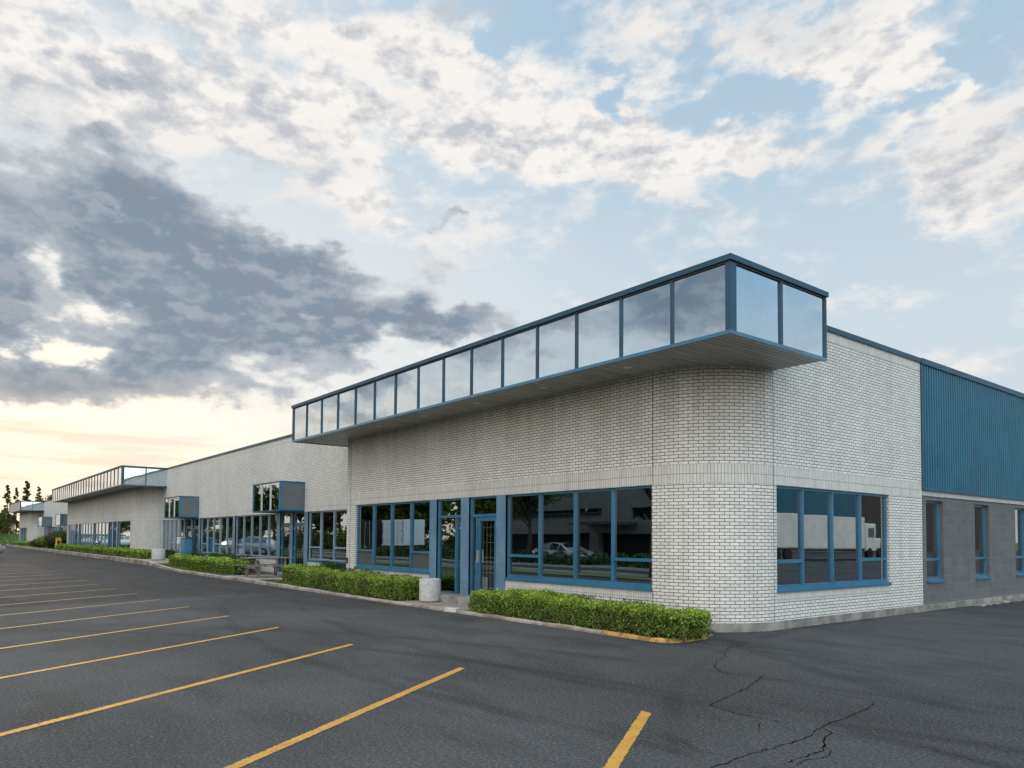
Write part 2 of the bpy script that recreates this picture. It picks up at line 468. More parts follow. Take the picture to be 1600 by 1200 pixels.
def asphalt_mat():
    m, T, b = new_mat('asphalt')
    g = T.node('ShaderNodeNewGeometry')
    P = g.outputs['Position']
    sp = T.node('ShaderNodeSeparateXYZ', {0: P})
    big = T.noise(P, 0.22, 6, 0.6)
    mid = T.noise(T.vmath('MULTIPLY', P, (0.5, 1.6, 1.0)), 0.9, 6, 0.62, w=2.0)
    spk = T.noise(P, 34.0, 5, 0.95)
    vor = T.node('ShaderNodeTexVoronoi', {'Vector': P, 'Scale': 120.0})
    base = T.mix(T.ramp(big, 0.32, 0.70), (0.041, 0.041, 0.0435, 1), (0.078, 0.078, 0.081, 1))
    base = T.mix(T.ramp(mid, 0.46, 0.66, 0, 0.5), base, (0.016, 0.016, 0.018, 1))
    # newer, smoother patch to the west of a straight seam
    seam = T.math('ADD', sp.outputs[0], T.math('ADD', T.math('MULTIPLY', sp.outputs[1], 0.235), T.math('MULTIPLY', T.noise(P, 0.5, 4, 0.6), 0.5)))
    k = T.ramp(seam, -19.27, -19.21, 1.0, 0.0)
    base = T.mix(T.math('MULTIPLY', k, 0.85), base, T.mix(T.ramp(big, 0.3, 0.7), (0.026, 0.0235, 0.0245, 1), (0.036, 0.033, 0.0345, 1)))
    # aggregate
    s1 = T.ramp(spk, 0.535, 0.66, 0.0, 1.0)
    base = T.mix(T.math('MULTIPLY', s1, 0.75), base, (0.30, 0.30, 0.30, 1))
    s2 = T.ramp(spk, 0.48, 0.37, 0.0, 1.0)
    base = T.mix(T.math('MULTIPLY', s2, 0.8), base, (0.008, 0.008, 0.010, 1))
    # curved tyre tracks where vehicles swing out of the bays
    for (tx, ty, tr, tw, ts) in ((-9.0, 30.0, 26.0, 0.16, 0.55), (-9.0, 30.2, 24.5, 0.16, 0.45), (-4.0, -9.0, 15.2, 0.14, 0.5), (-3.2, -8.6, 16.4, 0.14, 0.4), (6.0, 14.0, 13.5, 0.15, 0.45), (-26.0, 22.0, 15.0, 0.2, 0.5), (-25.0, 21.0, 15.6, 0.2, 0.4), (2.0, 22.0, 15.0, 0.18, 0.4)):
        dv = T.vmath('DISTANCE', T.vmath('MULTIPLY', P, (1, 1, 0)), (tx, ty, 0), 1)
        dv = T.math('ABSOLUTE', T.math('SUBTRACT', T.math('ADD', dv, T.math('MULTIPLY', big, 0.5)), tr + 0.25))
        tm = T.math('MULTIPLY', T.ramp(dv, tw, tw * 0.4), T.ramp(mid, 0.36, 0.56))
        base = T.mix(T.math('MULTIPLY', tm, ts * 0.62), base, (0.014, 0.014, 0.016, 1))
    # oil drips and damp-looking patches
    oil = T.ramp(T.noise(P, 1.7, 5, 0.7, w=8.0), 0.70, 0.76)
    base = T.mix(T.math('MULTIPLY', oil, 0.6), base, (0.018, 0.018, 0.02, 1))
    dust = T.ramp(T.noise(T.vmath('MULTIPLY', P, (0.6, 1.8, 1.0)), 0.8, 5, 0.6, w=5.5), 0.60, 0.78)
    base = T.mix(T.math('MULTIPLY', dust, 0.5), base, (0.12, 0.12, 0.12, 1))
    T.put(b.inputs['Base Color'], base)
    T.put(b.inputs['Roughness'], T.ramp(mid, 0.3, 0.7, 0.98, 0.85))
    b.inputs['Specular IOR Level'].default_value = 0.2
    h = T.math('ADD', spk, T.math('MULTIPLY', vor.outputs[0], 0.5))
    bn = T.node('ShaderNodeBump', {'Strength': 0.7, 'Distance': 0.010, 'Height': h})
    T.put(b.inputs['Normal'], bn.outputs[0])
    return m


M_ASPH = asphalt_mat()


def line_mat():
    m, T, b = new_mat('yellow_line_paint')
    out = T.n['Material Output']
    g = T.node('ShaderNodeNewGeometry')
    n = T.noise(g.outputs['Position'], 26.0, 6, 0.75)
    n2 = T.noise(g.outputs['Position'], 3.0, 5, 0.6)
    c = T.mix(T.ramp(n2, 0.3, 0.7), (0.43, 0.205, 0.020, 1), (0.53, 0.27, 0.038, 1))
    c = T.mix(T.ramp(n, 0.5, 0.75, 0, 0.5), c, (0.20, 0.12, 0.04, 1))
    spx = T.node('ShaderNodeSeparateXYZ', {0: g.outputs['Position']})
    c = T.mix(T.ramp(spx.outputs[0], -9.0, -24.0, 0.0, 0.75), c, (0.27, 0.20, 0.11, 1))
    T.put(b.inputs['Base Color'], c)
    b.inputs['Roughness'].default_value = 0.7
    # flaked-off paint along the stripe edges and in cracks
    uv = T.node('ShaderNodeUVMap')
    uv.uv_map = 'UVMap'
    su = T.node('ShaderNodeSeparateXYZ', {0: uv.outputs[0]})
    edge = T.math('ABSOLUTE', T.math('SUBTRACT', su.outputs[1], 0.5))
    fl = T.math('ADD', T.math('MULTIPLY', T.ramp(edge, 0.36, 0.5), 0.20), n)
    hole = T.ramp(fl, 0.60, 0.64)
    tr = T.node('ShaderNodeBsdfTransparent')
    mx = T.node('ShaderNodeMixShader', {0: hole, 1: b.outputs[0], 2: tr.outputs[0]})
    T.l.new(mx.outputs[0], out.inputs[0])
    return m


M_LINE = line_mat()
M_KYEL = simple('yellow_kerb_paint', (0.36, 0.20, 0.055), 0.85, var=0.55, scale=9, bump=0.010, bscale=30)


def kerb_mat():
    m, T, b = new_mat('kerb_concrete')
    g = T.node('ShaderNodeNewGeometry')
    n1 = T.noise(g.outputs['Position'], 1.6, 7, 0.65)
    n2 = T.noise(g.outputs['Position'], 32, 5, 0.7)
    sp = T.node('ShaderNodeSeparateXYZ', {0: g.outputs['Normal']})
    c = T.mix(T.ramp(n1, 0.35, 0.65), (0.30, 0.255, 0.22, 1), (0.50, 0.46, 0.42, 1))
    c = T.mix(T.ramp(n2, 0.5, 0.8, 0, 0.7), c, (0.20, 0.15, 0.12, 1))
    # tyre-scuffed, rust-stained face
    face = T.ramp(T.math('ABSOLUTE', sp.outputs[1]), 0.5, 0.8)
    c = T.mix(T.math('MULTIPLY', face, T.ramp(n1, 0.3, 0.6, 0.9, 0.45)), c, (0.13, 0.075, 0.055, 1))
    T.put(b.inputs['Base Color'], c)
    b.inputs['Roughness'].default_value = 0.9
    bn = T.node('ShaderNodeBump', {'Strength': 1.0, 'Distance': 0.015, 'Height': n2})
    T.put(b.inputs['Normal'], bn.outputs[0])
    return m


M_KERB = kerb_mat()
M_CONC = simple('pale_concrete', (0.46, 0.45, 0.44), 0.85, var=0.14, scale=9, bump=0.004, bscale=70)
M_WALK = simple('walkway_concrete', (0.27, 0.235, 0.21), 0.9, var=0.2, scale=2.5, bump=0.004, bscale=60)
M_SOIL = simple('soil', (0.055, 0.042, 0.03), 1.0, var=0.4, scale=20, bump=0.03, bscale=18)
M_LAWN = simple('lawn', (0.085, 0.135, 0.035), 1.0, var=0.35, scale=8, bump=0.03, bscale=60)
M_CRACK_SHADOW = simple('crack_tar_and_shadow', (0.010, 0.010, 0.011), 1.0, spec=0.0)
M_SMEAR = simple('tyre_mark', (0.03, 0.031, 0.035), 0.8)
M_WOOD = simple('weathered_wood', (0.20, 0.18, 0.165), 0.85, var=0.4, scale=9, bump=0.003, bscale=60)
M_BARK = simple('bark', (0.06, 0.045, 0.035), 0.95, var=0.3, scale=8, bump=0.02, bscale=20)
M_YEL = simple('yellow_enamel', (0.70, 0.42, 0.02), 0.5, var=0.08)
M_TYRE = simple('tyre_rubber', (0.015, 0.015, 0.016), 0.85)
M_CARGLS = mirror_mat('car_glass', (0.12, 0.13, 0.14), 0.03, 0.0)
M_OFFICE = simple('office_concrete', (0.15, 0.148, 0.14), 0.9, var=0.12, scale=1.2)
M_BROWN = simple('brown_siding', (0.055, 0.05, 0.05), 0.8, var=0.12, scale=1.2)
M_TRAILER = simple('trailer_white', (0.80, 0.83, 0.85), 0.4, var=0.08, scale=1.0)


def leaf_mat(name, cols, rough=0.55, trans=0.25):
    m, T, b = new_mat(name)
    out = T.n['Material Output']
    g = T.node('ShaderNodeNewGeometry')
    r = g.outputs['Random Per Island']
    cr = T.node('ShaderNodeValToRGB')
    T.l.new(r, cr.inputs[0])
    els = cr.color_ramp.elements
    els[0].position = 0.0
    els[0].color = C4(cols[0])
    els[1].position = 1.0
    els[1].color = C4(cols[-1])
    for i in range(1, len(cols) - 1):
        e = els.new(i / (len(cols) - 1))
        e.color = C4(cols[i])
    n = T.noise(g.outputs['Position'], 2.2, 4, 0.6)
    c = T.mix(1.0, cr.outputs[0], T.ramp(n, 0.35, 0.65, 0.72, 1.25), 'MULTIPLY')
    T.put(b.inputs['Base Color'], c)
    b.inputs['Roughness'].default_value = rough
    b.inputs['Specular IOR Level'].default_value = 0.3
    tl = T.node('ShaderNodeBsdfTranslucent', {'Color': c})
    mx = T.node('ShaderNodeMixShader', {0: trans, 1: b.outputs[0], 2: tl.outputs[0]})
    T.l.new(mx.outputs[0], out.inputs[0])
    return m


M_HEDGE = leaf_mat('hedge_leaves', [(0.035, 0.075, 0.012), (0.085, 0.145, 0.02), (0.16, 0.23, 0.03), (0.28, 0.34, 0.06)])
M_YOUNG = leaf_mat('hedge_young_leaves', [(0.19, 0.31, 0.03), (0.31, 0.43, 0.05), (0.48, 0.57, 0.09)])
M_IVY = leaf_mat('ivy_leaves', [(0.025, 0.055, 0.012), (0.045, 0.09, 0.02), (0.075, 0.13, 0.03)])
M_TREEL = leaf_mat('tree_leaves', [(0.035, 0.055, 0.012), (0.075, 0.10, 0.02), (0.13, 0.16, 0.03)], trans=0.45)
M_NEEDLE = leaf_mat('conifer_needles', [(0.05, 0.06, 0.015), (0.11, 0.115, 0.025), (0.20, 0.18, 0.04)], trans=0.5)
M_REDL = leaf_mat('reddish_leaves', [(0.05, 0.03, 0.015), (0.10, 0.06, 0.025), (0.06, 0.08, 0.02)])
M_GRASS = leaf_mat('grass_blades', [(0.06, 0.10, 0.02), (0.11, 0.17, 0.03), (0.17, 0.23, 0.05)])
M_TWIG = simple('hedge_twigs', (0.035, 0.030, 0.015), 0.95, var=0.4, scale=30)


# ------------------------------------------------------------------ mesh builder
class MB:
    def __init__(self):
        self.v, self.f, self.uv, self.m, self.mats = [], [], [], [], []

    def mi(self, mat):
        if mat not in self.mats:
            self.mats.append(mat)
        return self.mats.index(mat)

    def poly(self, pts, mat, uvs=None):
        i = len(self.v)
        self.v.extend([tuple(p) for p in pts])
        self.f.append(tuple(range(i, i + len(pts))))
        self.uv.append(uvs if uvs else [(0, 0)] * len(pts))
        self.m.append(self.mi(mat))

    def box(self, x0, x1, y0, y1, z0, z1, mat):
        x0, x1 = sorted((x0, x1)); y0, y1 = sorted((y0, y1)); z0, z1 = sorted((z0, z1))
        i = len(self.v)
        self.v.extend([(x0, y0, z0), (x1, y0, z0), (x1, y1, z0), (x0, y1, z0), (x0, y0, z1), (x1, y0, z1), (x1, y1, z1), (x0, y1, z1)])
        for q in ((0, 3, 2, 1), (4, 5, 6, 7), (0, 1, 5, 4), (1, 2, 6, 5), (2, 3, 7, 6), (3, 0, 4, 7)):
            self.f.append(tuple(i + k for k in q))
            pts = [self.v[i + k] for k in q]
            if abs(pts[0][0] - pts[1][0]) < 1e-9 and abs(pts[0][0] - pts[2][0]) < 1e-9:
                self.uv.append([(p[1], p[2]) for p in pts])
            elif abs(pts[0][1] - pts[1][1]) < 1e-9 and abs(pts[0][1] - pts[2][1]) < 1e-9:
                self.uv.append([(p[0], p[2]) for p in pts])
            else:
                self.uv.append([(p[0], p[1]) for p in pts])
            self.m.append(self.mi(mat))

    def obox(self, c, ax, ay, az, mat):
        """oriented box: centre, three half-extent vectors"""
        c, ax, ay, az = Vector(c), Vector(ax), Vector(ay), Vector(az)
        i = len(self.v)
        for s in ((-1, -1, -1), (1, -1, -1), (1, 1, -1), (-1, 1, -1), (-1, -1, 1), (1, -1, 1), (1, 1, 1), (-1, 1, 1)):
            self.v.append(tuple(c + ax * s[0] + ay * s[1] + az * s[2]))
        for q in ((0, 3, 2, 1), (4, 5, 6, 7), (0, 1, 5, 4), (1, 2, 6, 5), (2, 3, 7, 6), (3, 0, 4, 7)):
            self.f.append(tuple(i + k for k in q))
            self.uv.append([(0, 0)] * 4)
            self.m.append(self.mi(mat))

    def bar(self, p, q, w, h, mat):
        p, q = Vector(p), Vector(q)
        d = q - p
        z = d.normalized()
        x = z.cross(Vector((0, 0, 1)))
        if x.length < 1e-3:
            x = Vector((1, 0, 0))
        x.normalize()
        y = z.cross(x)
        self.obox((p + q) / 2, x * w / 2, y * h / 2, d / 2, mat)

    def tube(self, pts, rads, mat, n=8, cap=True):
        i0 = len(self.v)
        pts = [Vector(p) for p in pts]
        for k, p in enumerate(pts):
            d = (pts[min(k + 1, len(pts) - 1)] - pts[max(k - 1, 0)]).normalized()
            x = d.cross(Vector((0.3, 0.2, 1))) if abs(d.z) < 0.9 else d.cross(Vector((1, 0.1, 0)))
            x.normalize()
            y = d.cross(x)
            for j in range(n):
                a = 2 * math.pi * j / n
                self.v.append(tuple(p + (x * math.cos(a) + y * math.sin(a)) * rads[k]))
        for k in range(len(pts) - 1):
            for j in range(n):
                a = i0 + k * n + j
                b_ = i0 + k * n + (j + 1) % n
                self.f.append((a, b_, b_ + n, a + n))
                self.uv.append([(0, 0)] * 4)
                self.m.append(self.mi(mat))
        if cap:
            for k in (0, len(pts) - 1):
                self.f.append(tuple(i0 + k * n + j for j in (range(n) if k else reversed(range(n)))))
                self.uv.append([(0, 0)] * n)
                self.m.append(self.mi(mat))

    def lathe(self, c, prof, mat, n=32):
        i0 = len(self.v)
        for r_, z in prof:
            for j in range(n):
                a = 2 * math.pi * j / n
                self.v.append((c[0] + r_ * math.cos(a), c[1] + r_ * math.sin(a), c[2] + z))
        for k in range(len(prof) - 1):
            for j in range(n):
                a = i0 + k * n + j
                b_ = i0 + k * n + (j + 1) % n
                self.f.append((a, b_, b_ + n, a + n))
                self.uv.append([(0, 0)] * 4)
                self.m.append(self.mi(mat))

    def build(self, name, parent=None, smooth=False, bevel=0.0):
        me = bpy.data.meshes.new(name)
        me.from_pydata(self.v, [], self.f)
        for mt in self.mats:
            me.materials.append(mt)
        me.polygons.foreach_set('material_index', self.m)
        uvl = me.uv_layers.new(name='UVMap')
        flat = []
        for u in self.uv:
            for a in u:
                flat.extend(a)
        uvl.data.foreach_set('uv', flat)
        if smooth:
            me.polygons.foreach_set('use_smooth', [True] * len(me.polygons))
        me.update()
        o = bpy.data.objects.new(name, me)
        COL.objects.link(o)
        if parent is not None:
            o.parent = parent
        if bevel:
            bv = o.modifiers.new('bevel', 'BEVEL')
            bv.width = bevel
            bv.segments = 2
            bv.limit_method = 'ANGLE'
        return o


def empty(name, label, cat, group=None, kind=None):
    o = bpy.data.objects.new(name, None)
    COL.objects.link(o)
    return tag(o, label, cat, group, kind)


def tag(o, label=None, cat=None, group=None, kind=None):
    if label:
        o['label'] = label
    if cat:
        o['category'] = cat
    if group:
        o['group'] = group
    if kind:
        o['kind'] = kind
    return o


# ------------------------------------------------------------------ wall frames
class Fr:
    """wall plane: u runs along the wall, n outwards, z up"""
    def __init__(self, o, du, dn):
        self.o, self.du, self.dn = Vector(o), Vector(du), Vector(dn)

    def P(self, u, n, z):
        return self.o + self.du * u + self.dn * n + Vector((0, 0, z))

    def box(self, mb, u0, u1, n0, n1, z0, z1, mat):
        a, b = self.P(u0, n0, z0), self.P(u1, n1, z1)
        mb.box(a.x, b.x, a.y, b.y, z0, z1, mat)

    def quad(self, mb, u0, u1, n, z0, z1, mat):
        mb.poly([self.P(u0, n, z0), self.P(u1, n, z0), self.P(u1, n, z1), self.P(u0, n, z1)], mat, [(u0, z0), (u1, z0), (u1, z1), (u0, z1)])


def wall(mb, F, u0, u1, z0, z1, ops, mat, solmat=None, rev=0.12):
    """sheet wall with rectangular openings (u0,u1,z0,z1) and brick reveals"""
    ops = sorted(ops)
    cur = u0
    for (a, b, c, d) in ops:
        if a > cur + 1e-6:
            F.quad(mb, cur, a, 0, z0, z1, mat)
        if c > z0:
            if solmat and c - 0.175 > z0:
                F.quad(mb, a, b, 0, z0, c - 0.175, mat)
                F.quad(mb, a, b, 0, c - 0.175, c, solmat)
            else:
                F.quad(mb, a, b, 0, z0, c, mat)
        F.quad(mb, a, b, 0, d, z1, mat)
        # reveals
        P = F.P
        mb.poly([P(a, 0, c), P(a, -rev, c), P(a, -rev, d), P(a, 0, d)], mat, [(0, c), (rev, c), (rev, d), (0, d)])
        mb.poly([P(b, -rev, c), P(b, 0, c), P(b, 0, d), P(b, -rev, d)], mat, [(0, c), (rev, c), (rev, d), (0, d)])
        mb.poly([P(a, -rev, d), P(b, -rev, d), P(b, 0, d), P(a, 0, d)], mat, [(a, 0), (b, 0), (b, rev), (a, rev)])
        mb.poly([P(a, 0, c), P(b, 0, c), P(b, -rev, c), P(a, -rev, c)], mat, [(a, 0), (b, 0), (b, rev), (a, rev)])
        cur = b
    if cur < u1 - 1e-6:
        F.quad(mb, cur, u1, 0, z0, z1, mat)


FW = 0.045   # frame face width


def window(F, u0, u1, z0, z1, muls, bars, parent, fm=None, barz=1.22, frosted=True, rev=0.12, sillmat=None, label=None):
    """framed window: parent window mesh = frame, children = pane, sill"""
    fm = fm or M_BLUE
    n0, n1 = -rev, -rev + 0.07
    mb = MB()
    zb = z0 + 0.075
    F.box(mb, u0, u0 + FW, n0, n1, zb, z1, fm)
    F.box(mb, u1 - FW, u1, n0, n1, zb, z1, fm)
    F.box(mb, u0 + FW, u1 - FW, n0, n1, z1 - FW, z1, fm)
    F.box(mb, u0 + FW, u1 - FW, n0, n1, zb, zb + 0.05, fm)
    edges = [u0] + list(muls) + [u1]
    hw = 0.025
    for m_ in muls:
        F.box(mb, m_ - hw, m_ + hw, n0 + 0.003, n1 + 0.012, zb + 0.05, z1 - FW, fm)
    for k in bars:
        a = edges[k] + (FW if k == 0 else hw)
        b = edges[k + 1] - (FW if k == len(edges) - 2 else hw)
        F.box(mb, a, b, n0 + 0.002, n1 + 0.004, barz - 0.03, barz + 0.03, fm)
    w = mb.build('window', parent)
    if label:
        w['label'] = label
    pm = MB()
    ng = n0 + 0.03
    for k in range(len(edges) - 1):
        a, b = edges[k] + 0.02, edges[k + 1] - 0.02
        t1, t2 = random.uniform(-0.0022, 0.0022), random.uniform(-0.0018, 0.0018)
        P = F.P
        lo = zb + 0.02
        if k in bars:
            pm.poly([P(a, ng, barz), P(b, ng + t1, barz), P(b, ng + t1 + t2, z1 - 0.02), P(a, ng + t2, z1 - 0.02)], M_PANE)
            pm.poly([P(a, ng, lo), P(b, ng + t2, lo), P(b, ng + t2, barz), P(a, ng, barz)], M_HOPPER if frosted else M_PANE)
        else:
            pm.poly([P(a, ng, lo), P(b, ng + t1, lo), P(b, ng + t1 + t2, z1 - 0.02), P(a, ng + t2, z1 - 0.02)], M_PANE)
    pm.build('pane', w)
    sm = MB()
    F.box(sm, u0 - 0.012, u1 + 0.012, -rev + 0.005, 0.035, z0 - 0.004, z0 + 0.05, M_BLUE)
    F.box(sm, u0 + 0.004, u1 - 0.004, -rev + 0.012, -0.022, z0 + 0.05, z0 + 0.075, M_BLUE)
    sm.build('sill', w)
    return w


def glass_door(F, u0, u1, z0, z1, parent, hinge_right=True, side=0.0, grille=True, leaf=True, rev=0.12):
    """door unit: frame with transom light, optional sidelight, leaf with pane, handle, security grille"""
    n0, n1 = -rev, -rev + 0.08
    tz = 2.15
    f = 0.04
    mb = MB()
    F.box(mb, u0, u0 + f, n0, n1, z0, z1, M_BLUE)
    F.box(mb, u1 - f, u1, n0, n1, z0, z1, M_BLUE)
    F.box(mb, u0 + f, u1 - f, n0, n1, z1 - f, z1, M_BLUE)
    F.box(mb, u0 + f, u1 - f, n0, n1 + 0.01, tz - 0.035, tz + 0.035, M_BLUE)
    F.box(mb, u0 + f, u1 - f, n0, n1, z0, z0 + 0.10, M_BLUE)
    us = u0 + side if side > 0 else (u1 + side if side < 0 else None)
    if us:
        F.box(mb, us - 0.03, us + 0.03, n0, n1 + 0.005, z0 + 0.10, tz - 0.035, M_BLUE)
    d = mb.build('entrance_door' if leaf else 'entrance_glazing', parent)
    pm = MB()
    ng = n0 + 0.035
    F.quad(pm, u0 + 0.02, u1 - 0.02, ng, tz, z1 - 0.02, M_PANE)
    if not leaf:
        F.quad(pm, u0 + 0.02, u1 - 0.02, ng, z0 + 0.05, tz, M_PANE)
        pm.build('pane', d)
        return d
    if side > 0:
        F.quad(pm, u0 + 0.02, us, ng, z0 + 0.05, tz, M_PANE)
        a, b = us + 0.03, u1 - f
    elif side < 0:
        F.quad(pm, us, u1 - 0.02, ng, z0 + 0.05, tz, M_PANE)
        a, b = u0 + f, us - 0.03
    else:
        a, b = u0 + f, u1 - f
    a += 0.006; b -= 0.006
    zl, zh = z0 + 0.108, tz - 0.043
    F.quad(pm, a + 0.06, b - 0.06, ng, zl + 0.1, zh - 0.04, M_DGLASS)
    pm.build('pane', d)
    lm = MB()
    st = 0.085
    F.box(lm, a, a + st, n0 + 0.015, n1 - 0.008, zl, zh, M_BLUE)
    F.box(lm, b - st, b, n0 + 0.015, n1 - 0.008, zl, zh, M_BLUE)
    F.box(lm, a + st, b - st, n0 + 0.015, n1 - 0.008, zh - 0.09, zh, M_BLUE)
    F.box(lm, a + st, b - st, n0 + 0.015, n1 - 0.008, zl, zl + 0.16, M_BLUE)
    lm.build('leaf', d)
    hm = MB()
    uh = a + 0.04 if hinge_right else b - 0.04
    F.box(hm, uh - 0.012, uh + 0.012, n1 - 0.006, n1 + 0.05, 1.02, 1.32, M_ALU)
    hm.build('handle', d)
    uk = b + 0.006 if hinge_right else a - 0.006
    for zk in (zl + 0.12, (zl + zh) / 2, zh - 0.15):
        km = MB()
        F.box(km, uk - 0.012, uk + 0.012, n1 - 0.01, n1 + 0.012, zk - 0.06, zk + 0.06, M_ALU)
        km.build('hinge', d)
    if grille:
        gm = MB()
        n_ = n0 - 0.03
        for k in range(5):
            u = a + st + (b - a - 2 * st) * k / 4
            F.box(gm, u - 0.006, u + 0.006, n_ - 0.012, n_, zl + 0.12, zh - 0.06, M_WHITEP)
        z = zl + 0.2
        while z < zh - 0.1:
            F.box(gm, a + st - 0.01, b - st + 0.01, n_ + 0.001, n_ + 0.01, z - 0.006, z + 0.006, M_WHITEP)
            z += 0.36
        gm.build('security_grille', d)
    bm_ = MB()
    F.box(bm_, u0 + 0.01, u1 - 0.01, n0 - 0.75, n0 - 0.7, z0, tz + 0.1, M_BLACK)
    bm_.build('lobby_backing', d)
    return d


def entrance_box(parent, x0, x1, yf, yw, z0, z1, dark=True):
    """projecting glazed box over the doors"""
    mb = MB()
    s = 0.065
    e = 0.045
    mb.box(x0, x1, yf, yw, z0, z0 + 0.05, M_DBLUE)
    mb.box(x0, x1, yf, yw, z1 - 0.05, z1, M_DBLUE)
    # front frame
    mb.box(x0, x0 + e, yf, yf + 0.06, z0 + 0.05, z1 - 0.05, M_BLUE)
    mb.box(x1 - e, x1, yf, yf + 0.06, z0 + 0.05, z1 - 0.05, M_BLUE)
    for k in (1, 2):
        xm = x0 + (x1 - x0) * k / 3
        mb.box(xm - 0.025, xm + 0.025, yf, yf + 0.06, z0 + 0.05, z1 - 0.05, M_ALU)
    # side frames
    for (a, b) in ((x1 - 0.04, x1), (x0, x0 + 0.04)):
        mb.box(a, b, yf + 0.06, yf + 0.06 + s, z0 + 0.05, z1 - 0.05, M_BLUE)
        mb.box(a, b, yw - s, yw, z0 + 0.05, z1 - 0.05, M_BLUE)
        mb.box(a, b, yf + 0.06 + s, yw - s, z1 - 0.05 - s, z1 - 0.05, M_BLUE)
        mb.box(a, b, yf + 0.06 + s, yw - s, z0 + 0.05, z0 + 0.05 + 0.06, M_BLUE)
    bx = mb.build('entrance_box', parent)
    pm = MB()
    for k in range(3):
        a, b = x0 + (x1 - x0) * k / 3, x0 + (x1 - x0) * (k + 1) / 3
        t = random.uniform(-0.002, 0.002)
        pm.poly([(a, yf + 0.03, z0 + 0.05), (b, yf + 0.03 + t, z0 + 0.05), (b, yf + 0.03 + t, z1 - 0.05), (a, yf + 0.03, z1 - 0.05)], M_PANE)
    pm.build('front_glazing', bx)
    sm = MB()
    sm.poly([(x1 - 0.02, yf + 0.03, z0 + 0.05), (x1 - 0.02, yw, z0 + 0.05), (x1 - 0.02, yw, z1 - 0.05), (x1 - 0.02, yf + 0.03, z1 - 0.05)], M_BOXSIDE)
    sm.build('side_glazing', bx)
    sm = MB()
    sm.poly([(x0 + 0.02, yw, z0 + 0.05), (x0 + 0.02, yf + 0.03, z0 + 0.05), (x0 + 0.02, yf + 0.03, z1 - 0.05), (x0 + 0.02, yw, z1 - 0.05)], M_BOXSIDE)
    sm.build('side_glazing', bx)
    return bx


ZS, ZH = 0.662, 2.600          # sill and head of all shop-front glazing
ZC0, ZC1 = 4.65, 5.83          # canopy underside and top
YA, YB, YC = 10.45, 11.80, 9.245
RAD = 1.5


def canopy(parent, x0, x1, yb, npan, nside, lights):
    """mirror-glass canopy box: x0 west, x1 east"""
    mb = MB()
    t = 0.05
    # core cap, bottom rail
    mb.box(x0 - 0.03, x1 + 0.03, YC - 0.03, yb + 0.02, ZC1 - 0.085, ZC1, M_DBLUE)
    for (a, b, c, d) in ((x0, x1, YC, YC + t), (x0, x0 + t, YC + t, yb), (x1 - t, x1, YC + t, yb)):
        mb.box(a, b, c, d, ZC0, ZC0 + 0.055, M_BLUE)
        mb.box(a + 0.004, b - 0.004, c + 0.004, d - 0.004, ZC1 - 0.115, ZC1 - 0.085, M_DARKM)
    z0, z1 = ZC0 + 0.055, ZC1 - 0.115
    # corner posts
    for xp, s in ((x0, 1), (x1, -1)):
        mb.box(xp, xp + s * 0.09, YC, YC + 0.05, z0, z1, M_DBLUE)
        mb.box(xp, xp + s * 0.05, YC + 0.05, YC + 0.155, z0, z1, M_DBLUE)
        mb.box(xp, xp + s * 0.05, yb - 0.06, yb, z0, z1, M_DBLUE)
    step = (x1 - x0) / npan
    for k in range(1, npan):
        xm = x0 + k * step
        mb.box(xm - 0.022, xm + 0.022, YC, YC + 0.05, z0, z1, M_DBLUE)
    sst = (yb - YC) / nside
    for k in range(1, nside):
        ym = YC + k * sst
        mb.box(x1 - 0.05, x1, ym - 0.03, ym + 0.03, z0, z1, M_DBLUE)
        mb.box(x0, x0 + 0.05, ym - 0.03, ym + 0.03, z0, z1, M_DBLUE)
    cn = mb.build('canopy', parent)
    pm = MB()
    for k in range(npan):
        a, b = x0 + k * step + 0.015, x0 + (k + 1) * step - 0.015
        t1, t2 = random.uniform(-0.004, 0.004), random.uniform(-0.004, 0.004)
        y = YC + 0.028
        pm.poly([(a, y, z0 - 0.01), (b, y + t1, z0 - 0.01), (b, y + t1 + t2, z1 + 0.01), (a, y + t2, z1 + 0.01)], M_MIRROR)
    for k in range(nside):
        a, b = YC + k * sst + 0.015, YC + (k + 1) * sst - 0.015
        t1, t2 = random.uniform(-0.003, 0.003), random.uniform(-0.003, 0.003)
        x = x1 - 0.028
        pm.poly([(x, a, z0 - 0.01), (x + t1, b, z0 - 0.01), (x + t1 + t2, b, z1 + 0.01), (x + t2, a, z1 + 0.01)], M_MIRROR)
        x = x0 + 0.028
        pm.poly([(x, b, z0 - 0.01), (x, a, z0 - 0.01), (x, a, z1 + 0.01), (x, b, z1 + 0.01)], M_MIRROR)
    pm.build('mirror_glazing', cn)
    sm = MB()
    sm.poly([(x0 + 0.05, YC + 0.05, ZC0 + 0.02), (x0 + 0.05, yb, ZC0 + 0.02), (x1 - 0.05, yb, ZC0 + 0.02), (x1 - 0.05, YC + 0.05, ZC0 + 0.02)], M_SOFFIT)
    sm.build('soffit', cn)
    for lx in lights:
        lm = MB()
        lm.lathe((lx, 9.76, ZC0 + 0.006), [(0.0, 0.0), (0.055, 0.0), (0.075, -0.004), (0.085, 0.0), (0.085, 0.012)], M_WHITEP, 20)
        lm.build('downlight', cn, smooth=True)
    return cn


